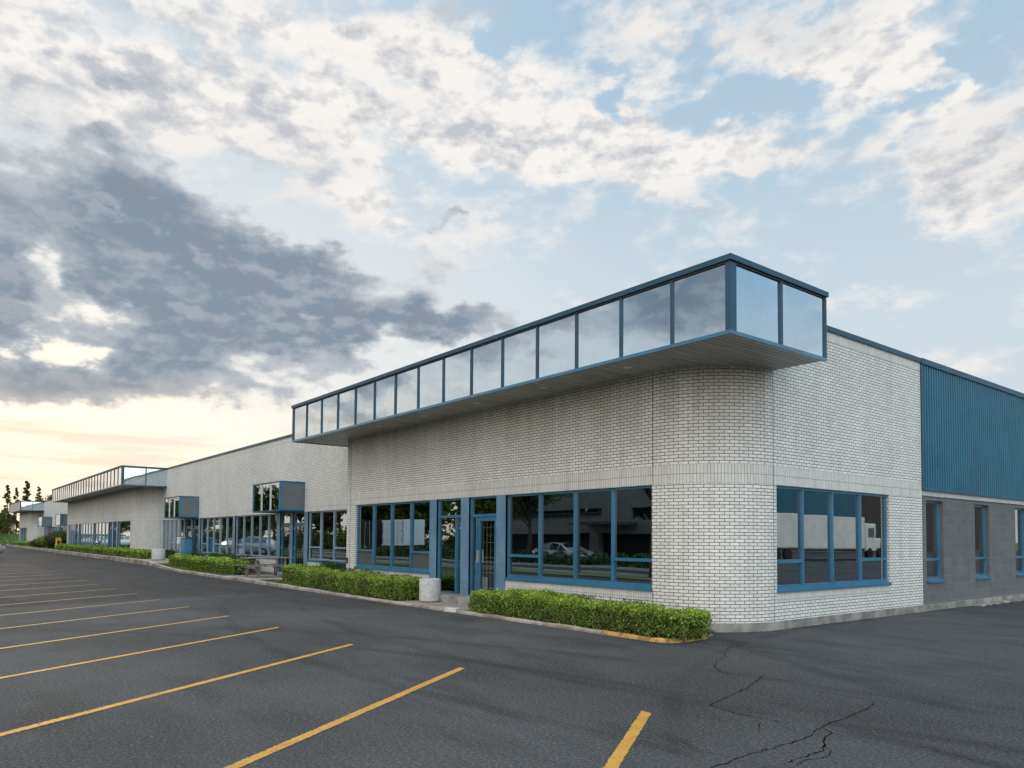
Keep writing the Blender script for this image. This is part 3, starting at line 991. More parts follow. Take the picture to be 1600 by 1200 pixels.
def curved_wall(mb, cx, cy, r, z0, z1, mat, u_off, a0=-90.0, a1=0.0, n=28):
    for k in range(n):
        t0, t1 = R(a0 + (a1 - a0) * k / n), R(a0 + (a1 - a0) * (k + 1) / n)
        p0 = (cx + r * math.cos(t0), cy + r * math.sin(t0))
        p1 = (cx + r * math.cos(t1), cy + r * math.sin(t1))
        s0, s1 = u_off + r * (t0 - R(a0)), u_off + r * (t1 - R(a0))
        mb.poly([(p0[0], p0[1], z0), (p1[0], p1[1], z0), (p1[0], p1[1], z1), (p0[0], p0[1], z1)], mat, [(s0, z0), (s1, z0), (s1, z1), (s0, z1)])


def build_items(F, items, parent, ops, z_door=0.12):
    """items: ('W',u0,u1,muls,bars) ('P',u0,u1,to_floor) ('D',u0,u1,side,hinge_right) ('G',u0,u1,side)"""
    for it in items:
        k, a, b = it[0], it[1], it[2]
        if k == 'W':
            ops.append((a, b, ZS, ZH))
            window(F, a, b, ZS, ZH, it[3], it[4], parent, M_PALEF if a < -21.8 else M_BLUE, frosted=(-22 < a < -14))
        elif k == 'P':
            zb = z_door if it[3] else ZS
            ops.append((a, b, zb, ZH))
            mb = MB()
            F.box(mb, a + 0.002, b - 0.002, -0.13, 0.008, zb, ZH - 0.003, M_POST)
            mb.build('post', parent)
        elif k == 'D':
            ops.append((a, b, z_door, ZH))
            glass_door(F, a, b, z_door, ZH, parent, it[4], it[3])
        elif k == 'G':
            ops.append((a, b, z_door, ZH))
            glass_door(F, a, b, z_door, ZH, parent, True, it[3], leaf=False)


FA = Fr((0, YA, 0), (1, 0, 0), (0, -1, 0))
FB = Fr((0, YB, 0), (1, 0, 0), (0, -1, 0))
FS = Fr((-7.565, 0, 0), (0, 1, 0), (1, 0, 0))


def frange(a, b, n):
    return [a + (b - a) * (k + 1) / (n) for k in range(n - 1)]


def joint(F, u, z0, z1, parent):
    mb = MB()
    F.box(mb, u - 0.006, u + 0.006, -0.01, 0.003, z0, z1, M_JOINT)
    mb.build('control_joint', parent)


# ================================================================== BUILDING 1 (nearest)
B1 = empty('commercial_building', 'white painted brick building nearest the camera with rounded corner and blue metal side', 'building', 'white brick building units along the lot')
ops = []
build_items(FA, [
    ('W', -20.97, -16.69, [-19.91, -18.83, -17.74], (0, 3)),
    ('P', -16.69, -16.36, True),
    ('G', -16.36, -15.25, -0.27),
    ('P', -15.25, -14.90, True),
    ('D', -14.90, -13.79, 0.27, True),
    ('P', -13.79, -13.44, True),
    ('W', -13.44, -9.09, [-12.31, -11.20, -10.13], (0, 3))], B1, ops)
mb = MB()
wall(mb, FA, -21.57, -9.065, 0.0, 4.80, ops, M_BRICK, M_SOLD)
curved_wall(mb, -9.065, 11.95, RAD, 0.155, 4.80, M_BRICK, -9.065)
mb.build('front_brick_wall', B1)
mb = MB()
ops = [(12.06, 16.37, ZS, ZH)]
window(FS, 12.06, 16.37, ZS, ZH, [13.01, 14.09, 15.21], (0, 3), B1, frosted=False)
wall(mb, FS, 11.95, 17.98, 0.155, ZC1 - 0.10, ops, M_BRICK, M_SOLD)
mb.build('side_brick_wall', B1)
# block wall under the blue cladding
FK = Fr((-7.60, 0, 0), (0, 1, 0), (1, 0, 0))
mb = MB()
ops = []
u = 18.27
while u < 44:
    ops.append((u, u + 0.94, 0.64, 2.56))
    window(FK, u, u + 0.94, 0.64, 2.56, [], (0,), B1, barz=1.18, frosted=False, rev=0.15)
    u += 2.83
wall(mb, FK, 17.98, 46.0, 0.10, 2.66, ops, M_BLOCK, rev=0.15)
mb.build('block_wall', B1)
mb = MB()
mb.box(-7.9, -7.575, 17.985, 46.0, 2.66, 2.83, M_CONC)
mb.build('lintel_beam', B1)
# ribbed cladding
mb = MB()
y = 17.985
pitch = 0.135
zc0, zc1 = 2.81, ZC1 - 0.12
cx = -7.548
cxi = -7.615
n = int((46.0 - y) / pitch)
prof = [(0.0, cxi), (0.018, cx), (0.075, cx), (0.093, cxi)]
pts = []
for k in range(n):
    for (dy, xx) in prof:
        pts.append((y + 0.03 + k * pitch + dy, xx))
for k in range(len(pts) - 1):
    a, b = pts[k], pts[k + 1]
    mb.poly([(a[1], a[0], zc0), (b[1], b[0], zc0), (b[1], b[0], zc1), (a[1], a[0], zc1)], M_CLAD)
mb.build('ribbed_cladding', B1)
mb = MB()
mb.box(-7.62, -7.535, 17.975, 18.03, 2.79, ZC1 - 0.10, M_DBLUE)       # corner flashing
mb.box(-7.62, -7.53, 18.03, 46.0, 2.775, 2.81, M_DBLUE)
mb.build('cladding_trim', B1)
# coping
mb = MB()
mb.box(-7.9, -7.53, 11.99, 18.0, ZC1 - 0.10, ZC1, M_DBLUE)
mb.box(-7.9, -7.52, 18.0, 46.0, ZC1 - 0.12, ZC1 + 0.012, M_DBLUE)
mb.box(-50.4, -21.5, YB - 0.04, YB + 0.30, ZC1 - 0.09, ZC1, M_DBLUE)
mb.build('roof_coping', B1)
mb = MB()
mb.box(-50.3, -7.95, 12.12, 45.9, 5.45, 5.55, M_ROOF)
mb.build('roof', B1)
# recessed wall B
ops = []
build_items(FB, [
    ('W', -50.25, -45.35, frange(-50.25, -45.35, 5)[0:4] and [-49.3, -48.35, -47.35, -46.35], (0, 2, 4)),
    ('P', -45.35, -45.02, True),
    ('D', -45.02, -43.9, 0, False),
    ('P', -43.9, -43.55, True),
    ('D', -43.55, -42.45, 0, False),
    ('P', -42.45, -42.1, True),
    ('W', -42.1, -36.72, [-41.03, -39.95, -38.87, -37.80], (0, 2, 4)),
    ('P', -36.72, -36.38, False),
    ('W', -36.38, -31.0, [-35.33, -34.26, -33.18, -32.10], (0, 2, 4)),
    ('P', -31.0, -30.62, True),
    ('D', -30.62, -29.56, 0, False),
    ('P', -29.56, -29.25, True),
    ('D', -29.25, -28.12, 0, False),
    ('P', -28.12, -27.75, True),
    ('W', -27.75, -22.10, [-26.66, -25.52, -24.39, -23.25], (0, 2, 4))], B1, ops)
mb = MB()
wall(mb, FB, -50.45, -21.57, 0.0, ZC1 - 0.09, ops, M_BRICK, M_SOLD)
FL = Fr((-21.57, 0, 0), (0, -1, 0), (-1, 0, 0))
wall(mb, FL, -11.8, -10.45, 0.0, 4.80, [], M_BRICK)
mb.build('recessed_brick_wall', B1)
# far end and back walls close the volume
mb = MB()
mb.poly([(-50.45, 11.8, 0), (-50.45, 11.8, 5.7), (-50.45, 46, 5.7), (-50.45, 46, 0)], M_CONC)
mb.poly([(-50.45, 46, 0), (-50.45, 46, 5.7), (-7.6, 46, 5.7), (-7.6, 46, 0)], M_CONC)
mb.build('rear_wall', B1)
joint(FA, -9.065, 0.0, 2.60 - 1.94, B1)
joint(FA, -9.065, 2.60, 4.66, B1)
joint(FS, 11.965, 0.16, 4.66, B1)
joint(FA, -21.33, 0.3, 4.66, B1)
# concrete foundation under the corner and side
mb = MB()
curved_wall(mb, -9.065, 11.95, RAD + 0.025, -0.05, 0.155, M_FOUND, 0, n=28)
for k in range(28):
    t0, t1 = R(-90 + 90 * k / 28), R(-90 + 90 * (k + 1) / 28)
    q = lambda r_, t: (-9.065 + r_ * math.cos(t), 11.95 + r_ * math.sin(t), 0.155)
    mb.poly([q(RAD - 0.02, t0), q(RAD + 0.025, t0), q(RAD + 0.025, t1), q(RAD - 0.02, t1)], M_FOUND)
mb.poly([(-7.54, 11.95, -0.05), (-7.54, 46, -0.05), (-7.54, 46, 0.135), (-7.54, 11.95, 0.155)], M_FOUND)
mb.poly([(-7.62, 11.95, 0.155), (-7.54, 11.95, 0.155), (-7.54, 46, 0.135), (-7.62, 46, 0.135)], M_FOUND)
mb.build('foundation', B1)
canopy(B1, -23.13, -6.535, 11.97, 15, 2, [-20.5, -18.25, -15.95, -13.65, -11.35, -9.05])
entrance_box(B1, -31.07, -28.1, 10.77, YB, 2.61, 3.78)
entrance_box(B1, -45.53, -42.42, 10.77, YB, 2.61, 3.78)
# door step
mb = MB()
mb.box(-16.65, -13.5, 9.98, YA + 0.12, 0.02, 0.215, M_FOUND)
mb.build('door_step', B1, bevel=0.012)
# small hose bib on the brick pier
mb = MB()
mb.box(-21.50, -21.44, YA - 0.035, YA, 0.80, 0.98, M_DARKM)
mb.build('hose_tap', B1)

# ================================================================== BUILDING 2 (middle)
B2 = empty('commercial_building', 'second white brick building along the row with long mirror canopy', 'building', 'white brick building units along the lot')
ops = []
build_items(FA, [
    ('W', -79.0 + 0.4, -74.6, [-77.5, -76.5, -75.5], (0, 3)),
    ('P', -74.6, -74.25, True),
    ('D', -74.25, -73.2, 0, False),
    ('P', -73.2, -72.5, True),
    ('W', -72.5, -66.0, [-71.2, -69.9, -68.6, -67.3], ()),
    ('P', -66.0, -65.6, False),
    ('W', -65.6, -59.95, [-64.2, -62.8, -61.4], ()),
    ('P', -59.95, -59.6, True),
    ('G', -59.6, -58.4, 0.5),
    ('P', -58.4, -58.0, True),
    ('D', -58.0, -56.9, 0, False),
    ('P', -56.9, -56.5, True),
    ('W', -56.5, -52.6, [], ())], B2, ops)
mb = MB()
wall(mb, FA, -79.2, -52.3, 0.0, 4.80, ops, M_BRICK, M_SOLD)
curved_wall(mb, -52.3, 12.30, 1.85, 0.0, 4.80, M_BRICK, -52.3)
mb.build('front_brick_wall', B2)
canopy(B2, -79.8, -49.35, 11.95, 27, 2, [-76, -72, -68, -64, -60, -56, -52])
ops = []
build_items(FB, [
    ('W', -108.9, -104.4, [-107.8, -106.7, -105.5], (0, 2)),
    ('P', -104.4, -104.0, True),
    ('D', -104.0, -102.9, 0, False),
    ('P', -102.9, -102.5, True),
    ('D', -102.5, -101.4, 0, False),
    ('P', -101.4, -101.0, True),
    ('W', -101.0, -95.5, [-99.9, -98.8, -97.7, -96.6], (0, 2, 4)),
    ('P', -95.5, -95.1, False),
    ('W', -95.1, -90.0, [-94.1, -93.1, -92.1, -91.0], (0, 2, 4)),
    ('P', -90.0, -89.6, True),
    ('D', -89.6, -88.5, 0, False),
    ('P', -88.5, -88.1, True),
    ('D', -88.1, -87.0, 0, False),
    ('P', -87.0, -86.6, True),
    ('W', -86.6, -80.5, [-85.4, -84.2, -83.0, -81.8], (0, 2, 4))], B2, ops)
mb = MB()
wall(mb, FB, -110.0, -79.2, 0.0, ZC1 - 0.09, ops, M_BRICK, M_SOLD)
mb.poly([(-79.2, 11.8, 0), (-79.2, 10.45, 0), (-79.2, 10.45, 4.8), (-79.2, 11.8, 4.8)], M_BRICK, [(0, 0), (1.35, 0), (1.35, 4.8), (0, 4.8)])
mb.build('recessed_brick_wall', B2)
entrance_box(B2, -89.7, -86.5, 10.77, YB, 2.61, 3.78)
entrance_box(B2, -104.4, -100.9, 10.77, YB, 2.61, 3.78)
mb = MB()
mb.box(-110, -79.2, YB - 0.04, YB + 0.30, ZC1 - 0.09, ZC1, M_DBLUE)
mb.build('roof_coping', B2)
mb = MB()
mb.box(-109.9, -50.6, 12.15, 45.9, 5.45, 5.55, M_ROOF)
mb.box(-110, -50.6, 45.9, 46.0, 0, 5.6, M_CONC)
mb.build('roof', B2)

# ================================================================== BUILDING 3 (farthest)
B3 = empty('commercial_building', 'third white brick building farthest down the row with short mirror canopy', 'building', 'white brick building units along the lot')
ops = []
build_items(FA, [('W', -121.8, -112.9, [-119.6, -117.4, -115.1], ())], B3, ops)
mb = MB()
wall(mb, FA, -122.3, -112.0, 0.0, 4.80, ops, M_BRICK, M_SOLD)
curved_wall(mb, -112.0, 12.30, 1.85, 0.0, 4.80, M_BRICK, -112.0)
mb.poly([(-122.3, 30, 0), (-122.3, 10.45, 0), (-122.3, 10.45, 4.8), (-122.3, 30, 4.8)], M_BRICK, [(0, 0), (19.5, 0), (19.5, 4.8), (0, 4.8)])
mb.build('front_brick_wall', B3)
canopy(B3, -122.9, -108.5, 11.95, 13, 2, [])
mb = MB()
mb.box(-122.2, -110.1, 12.15, 30.0, 5.45, 5.55, M_ROOF)
mb.build('roof', B3)

# ================================================================== GROUND
FACE_END = -123.0


def smooth01(t):
    t = max(0.0, min(1.0, t))
    return t * t * (3 - 2 * t)


def rise(x):
    return 0.13 * smooth01((-34 - x) / 9.0)


def gz(x, y):
    return rise(x) * smooth01((y - 5.5) / 3.0)


def sheet(name, xs, ys, zfun, mat, label=None, kind='structure'):
    mb = MB()
    nx, ny = len(xs), len(ys)
    mb.v = [(x, y, zfun(x, y)) for y in ys for x in xs]
    for j in range(ny - 1):
        for i in range(nx - 1):
            a = j * nx + i
            mb.f.append((a, a + 1, a + nx + 1, a + nx))
            mb.uv.append([(mb.v[q][0], mb.v[q][1]) for q in (a, a + 1, a + nx + 1, a + nx)])
            mb.m.append(mb.mi(mat))
    o = mb.build(name, smooth=True)
    return tag(o, label, None, None, kind)


sheet('ground', [-1500, -600, -300, -200, -150, 60, 150, 400, 1500], [-1500, -400, -100, -50, 60, 200, 500, 1500], lambda x, y: -0.06, M_LAWN)
xs = [-160, -140, -120, -100, -80, -60] + [-50 + k for k in range(0, 22)] + [-25, -15, -5, 5, 20, 55]
ys = [-1.2, 3, 5.4, 6, 6.5, 7, 7.5, 8, 8.5, 9.05, 9.3, 30, 90, 150]
sheet('parking_lot', xs, ys, gz, M_ASPH)
sheet('road', [-260, -120, -60, 20, 60], [-8.0, -3.4], lambda x, y: 0.0, M_ASPH)
sheet('forecourt', [-110, -60, -10], [-13.9, -8.25], lambda x, y: 0.0, M_ASPH)
sheet('access_road', [10, 60], [-8, -1.3], lambda x, y: -0.004, M_ASPH)

# planting bed behind the kerb, grass strip, walkway
BEDZ = 0.035


def bz(x, y):
    return BEDZ + 0.05 * smooth01((-17 - x) / 9) + gz(x, 9.1) + (0.13 * smooth01((-36 - x) / 8))


def strip(name, x0, x1, y0, y1, dz, mat):
    n_ = max(2, int((x1 - x0) / 2))
    return sheet(name, [x0 + (x1 - x0) * k / n_ for k in range(n_ + 1)], [y0, (y0 + y1) / 2, y1], lambda x, y: bz(x, y) + dz, mat)


strip('planting_bed', -123, -8.0, 9.12, 11.9, 0.0, M_SOIL)
strip('walkway', -16.2, -13.3, 9.14, 10.5, 0.008, M_WALK)
strip('walkway', -29.6, -25.7, 9.14, 11.7, 0.008, M_WALK)
strip('walkway', -45.2, -40.2, 9.14, 11.7, 0.008, M_WALK)
strip('lawn', -25.7, -22.0, 9.14, 9.75, 0.012, M_LAWN)
strip('lawn', -40.2, -29.6, 9.14, 9.55, 0.012, M_LAWN)
strip('lawn', -56.0, -45.2, 9.14, 9.9, 0.012, M_LAWN)
strip('lawn', -123.0, -56.0, 9.14, 9.7, 0.012, M_LAWN)

# kerb: long run, then the yellow-painted corner
def kerb_run(name, pts, mat, label, segs=None):
    """pts: centre-line (x,y); slightly uneven concrete kerb pieces"""
    mb = MB()
    rnd = random.Random(3)
    prev = None
    w = 0.13
    rows = []
    for k, (x, y) in enumerate(pts):
        a = Vector(pts[max(k - 1, 0)]).to_2d() if False else None
        p0 = pts[max(k - 1, 0)]
        p1 = pts[min(k + 1, len(pts) - 1)]
        d = Vector((p1[0] - p0[0], p1[1] - p0[1], 0)).normalized()
        nrm = Vector((d.y, -d.x, 0))      # towards the lot
        j = rnd.uniform(-0.012, 0.012)
        zt = bz(x, y) + 0.022 + rnd.uniform(-0.012, 0.008)
        zb = gz(x, 9.0) - 0.04
        c = Vector((x, y, 0))
        rows.append([c + nrm * (w / 2 + 0.02 + j) + Vector((0, 0, zb)), c + nrm * (w / 2 + j) + Vector((0, 0, zt - 0.025)),
                     c + nrm * (w / 2 - 0.025 + j) + Vector((0, 0, zt)), c - nrm * (w / 2 - 0.015) + Vector((0, 0, zt)), c - nrm * w / 2 + Vector((0, 0, zb))])
    for k in range(len(rows) - 1):
        for q in range(4):
            mb.poly([rows[k][q], rows[k][q + 1], rows[k + 1][q + 1], rows[k + 1][q]], mat)
    mb.poly(rows[0], mat)
    mb.poly(list(reversed(rows[-1])), mat)
    o = mb.build(name, smooth=False)
    bm = bmesh.new(); bm.from_mesh(o.data); bmesh.ops.remove_doubles(bm, verts=bm.verts, dist=1e-5); bmesh.ops.recalc_face_normals(bm, faces=bm.faces); bm.to_mesh(o.data); bm.free()
    return tag(o, label, None, None, 'structure')


kerb_run('kerb', [(-123 + k * 0.5, 9.09) for k in range(int((123 - 13.75) / 0.5))] + [(-13.78, 9.09)], M_KERB, 'grey brown concrete kerb edging the planting strip')
kerb_run('kerb', [(-13.32 + k * 0.4, 9.10) for k in range(11)] + [(-8.95, 9.10)], M_KERB, 'scuffed concrete kerb in front of the nearest hedge')
kerb_run('kerb', [(-8.94, 9.10), (-8.4, 9.10), (-8.0, 9.10), (-7.75, 9.12), (-7.62, 9.18), (-7.58, 9.34), (-7.60, 9.7), (-7.63, 10.05)], M_KYEL, 'yellow painted kerb corner by the hedge end')
mb = MB()
mb.obox((-13.55, 9.08, 0.045), (0.17, 0.05, 0.0), (-0.02, 0.075, 0.0), (0.0, 0.01, 0.05), M_CONC)
tag(mb.build('broken_kerb_block', bevel=0.02), 'pale broken kerb block at the gap in the kerb', None, None, 'structure')
# rubble kerb further along the side wall
mb = MB()
rr = random.Random(5)
yy = 20.8
while yy < 34:
    ln_ = rr.uniform(0.10, 0.28)
    mb.obox((-7.44 + rr.uniform(-0.03, 0.03), yy, 0.012), (0.07 + rr.uniform(-0.02, 0.03), rr.uniform(-0.03, 0.03), 0), (rr.uniform(-0.02, 0.02), ln_ / 2, rr.uniform(-.01, .01)), (rr.uniform(-.01, .01), 0, rr.uniform(0.018, 0.045)), M_FOUND)
    yy += ln_ + rr.uniform(-0.02, 0.08)
tag(mb.build('kerb', bevel=0.012), 'broken concrete edging at the foot of the grey block wall', None, None, 'structure')

# parking bay lines (angled)
STARTS = [(-4.69, 5.315), (-7.636, 5.272), (-10.287, 5.098), (-12.958, 4.995), (-15.404, 4.902), (-17.926, 4.826), (-20.314, 4.758), (-22.80, 4.74), (-25.19, 4.667), (-27.825, 4.62), (-30.404, 4.66), (-33.2, 4.68), (-35.9, 4.68), (-38.6, 4.66), (-41.3, 4.66), (-44.0, 4.66), (-46.7, 4.66), (-49.4, 4.66), (-52.1, 4.66)]
names = ['first', 'second', 'third', 'fourth', 'fifth', 'sixth', 'seventh', 'eighth', 'ninth', 'tenth', 'eleventh', 'twelfth', 'thirteenth', 'fourteenth', 'fifteenth', 'sixteenth', 'seventeenth', 'eighteenth', 'nineteenth']
for k, (sx, sy) in enumerate(STARTS):
    ln = 5.6
    ang = 33.5
    dx, dy = math.sin(R(ang)), -math.cos(R(ang))
    ex, ey = sx + dx * ln, sy + dy * ln
    w = 0.056 - 0.012 * smooth01((-10 - sx) / 14)
    # square-cut ends run parallel to the kerb
    hx = w / math.cos(R(ang))
    mb = MB()
    ns = 8
    for s in range(ns):
        t0, t1 = s / ns, (s + 1) / ns
        a = (sx + (ex - sx) * t0, sy + (ey - sy) * t0)
        b = (sx + (ex - sx) * t1, sy + (ey - sy) * t1)
        if b[1] < -1.15:
            break
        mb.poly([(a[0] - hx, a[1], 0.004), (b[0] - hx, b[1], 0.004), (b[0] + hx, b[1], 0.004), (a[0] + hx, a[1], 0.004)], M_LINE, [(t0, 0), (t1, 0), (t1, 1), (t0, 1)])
    tag(mb.build('parking_line'), names[k] + ' yellow parking bay line counting from the building corner', None, 'yellow parking bay lines', 'structure')

# cracks in the asphalt, and a painted shadow line along the foundation
CR = [
    [(-7.4, 9.62), (-7.07, 9.5), (-6.81, 9.61), (-6.4, 9.49), (-6.08, 9.55), (-5.81, 9.62), (-5.47, 9.66), (-5.1, 9.7), (-4.72, 9.65), (-4.51, 9.58), (-4.16, 9.59), (-3.94, 9.62), (-3.61, 9.63), (-3.31, 9.67), (-3.02, 9.67), (-2.2, 9.75), (-1.2, 9.72)],
    [(-6.81, 9.61), (-6.45, 8.91), (-6.30, 8.78), (-6.19, 8.6), (-6.10, 8.3), (-5.96, 8.1), (-5.84, 7.88), (-5.62, 7.69), (-5.32, 7.55), (-5.19, 7.4)],
    [(-5.18, 7.96), (-4.97, 7.5), (-4.8, 7.06), (-4.66, 6.56), (-4.57, 6.21), (-4.5, 6.03), (-4.41, 5.99), (-4.18, 5.95), (-3.96, 5.96), (-3.79, 5.98), (-3.63, 5.94)],
    [(-3.96, 5.96), (-3.8, 5.78), (-3.61, 5.47)],
    [(-3.65, 7.53), (-3.54, 7.23), (-3.51, 7.0), (-3.48, 6.76), (-3.45, 6.55), (-3.45, 6.31), (-3.42, 6.12), (-3.39, 5.94), (-3.33, 5.79), (-3.3, 5.58), (-3.3, 5.34), (-3.3, 5.15), (-3.31, 4.96), (-3.31, 4.8), (-3.28, 4.59), (-3.28, 4.43), (-3.2, 4.1), (-3.25, 3.6)],
    [(-3.42, 6.12), (-3.27, 5.99), (-3.2, 5.77), (-3.1, 5.57), (-3.03, 5.43), (-3.03, 5.34), (-3.03, 5.17), (-3.04, 5.03), (-3.01, 4.87)],
    [(-3.1, 5.57), (-2.96, 5.44), (-2.92, 5.31), (-2.95, 5.19), (-2.98, 5.08), (-2.94, 4.89), (-2.98, 4.5)],
    [(-4.34, 7.5), (-4.16, 7.49), (-3.95, 7.52), (-3.77, 7.57), (-3.55, 7.52), (-3.34, 7.49), (-3.17, 7.52)],
    [(-2.74, 6.13), (-2.59, 6.14), (-2.44, 6.12), (-2.3, 6.1), (-2.15, 6.05), (-2.02, 6.05), (-1.6, 6.1)],
]
CR.append([(-9.065 + (RAD + 0.035) * math.cos(R(a_)), 11.95 + (RAD + 0.035) * math.sin(R(a_))) for a_ in range(-42, 1, 6)] + [(-7.528, 13 + 0.6 * k_) for k_ in range(0, 30)])  # dark strip: shadow line painted in the joint between foundation and asphalt
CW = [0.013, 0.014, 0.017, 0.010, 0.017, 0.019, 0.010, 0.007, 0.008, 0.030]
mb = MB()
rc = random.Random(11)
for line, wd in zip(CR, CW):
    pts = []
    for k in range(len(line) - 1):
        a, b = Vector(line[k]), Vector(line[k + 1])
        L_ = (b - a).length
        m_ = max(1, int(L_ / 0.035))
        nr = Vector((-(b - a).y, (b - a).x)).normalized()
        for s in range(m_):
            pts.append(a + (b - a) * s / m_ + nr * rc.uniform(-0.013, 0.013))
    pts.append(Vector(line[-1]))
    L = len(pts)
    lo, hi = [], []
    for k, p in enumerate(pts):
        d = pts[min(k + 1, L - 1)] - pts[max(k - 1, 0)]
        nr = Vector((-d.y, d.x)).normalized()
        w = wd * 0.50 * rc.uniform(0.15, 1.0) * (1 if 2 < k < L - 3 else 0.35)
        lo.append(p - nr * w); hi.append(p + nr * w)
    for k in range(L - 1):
        mb.poly([(lo[k].x, lo[k].y, 0.003), (lo[k + 1].x, lo[k + 1].y, 0.003), (hi[k + 1].x, hi[k + 1].y, 0.003), (hi[k].x, hi[k].y, 0.003)], M_CRACK_SHADOW)
tag(mb.build('cracks_and_shadow_line'), 'branching dark cracks off the building corner and painted shadow line along the foundation', None, None, 'structure')


# ================================================================== FOLIAGE
def leaves_mesh(name, pts, nrm, size, mat, parent, seed=0, spread=0.9, core=None):
    """pts (N,3) leaf centres, nrm (N,3) preferred normals, size (N,) -> folded rhombic leaves"""
    rg = np.random.default_rng(seed)
    N = len(pts)
    nr = nrm + rg.normal(0, spread, (N, 3))
    nr /= np.linalg.norm(nr, axis=1)[:, None] + 1e-9
    t = rg.normal(0, 1, (N, 3))
    t -= (t * nr).sum(1)[:, None] * nr
    t /= np.linalg.norm(t, axis=1)[:, None] + 1e-9
    b = np.cross(nr, t)
    s = size[:, None]
    V = np.stack([pts - t * s, pts - b * s * 0.5 + nr * s * 0.12, pts + t * s, pts + b * s * 0.5 + nr * s * 0.12], 1).reshape(-1, 3)
    me = bpy.data.meshes.new(name)
    nv = N * 4
    cv = 0
    if core is not None:
        cvv, cff = core
        cv = len(cvv)
    me.vertices.add(nv + cv)
    allv = V if core is None else np.concatenate([V, np.array(cvv)], 0)
    me.vertices.foreach_set('co', allv.astype(np.float32).ravel())
    loops = np.arange(nv, dtype=np.int32)
    starts = np.arange(0, nv, 4, dtype=np.int32)
    nf = N
    if core is not None:
        cf = np.array(cff, dtype=np.int32) + nv
        loops = np.concatenate([loops, cf.ravel()])
        starts = np.concatenate([starts, nv + np.arange(0, len(cf) * 4, 4, dtype=np.int32)])
        nf += len(cf)
    me.loops.add(len(loops))
    me.loops.foreach_set('vertex_index', loops)
    me.polygons.add(nf)
    me.polygons.foreach_set('loop_start', starts)
    me.polygons.foreach_set('loop_total', np.full(nf, 4, dtype=np.int32))
    me.materials.append(mat)
    if core is not None:
        me.materials.append(M_TWIG)
        mi = np.zeros(nf, dtype=np.int32)
        mi[N:] = 1
        me.polygons.foreach_set('material_index', mi)
    me.update(calc_edges=True)
    o = bpy.data.objects.new(name, me)
    COL.objects.link(o)
    if parent is not None:
        o.parent = parent
    return o


def box_core(x0, x1, y0, y1, z0, z1):
    v = [(x0, y0, z0), (x1, y0, z0), (x1, y1, z0), (x0, y1, z0), (x0, y0, z1), (x1, y0, z1), (x1, y1, z1), (x0, y1, z1)]
    f = [(0, 3, 2, 1), (4, 5, 6, 7), (0, 1, 5, 4), (1, 2, 6, 5), (2, 3, 7, 6), (3, 0, 4, 7)]
    return v, f


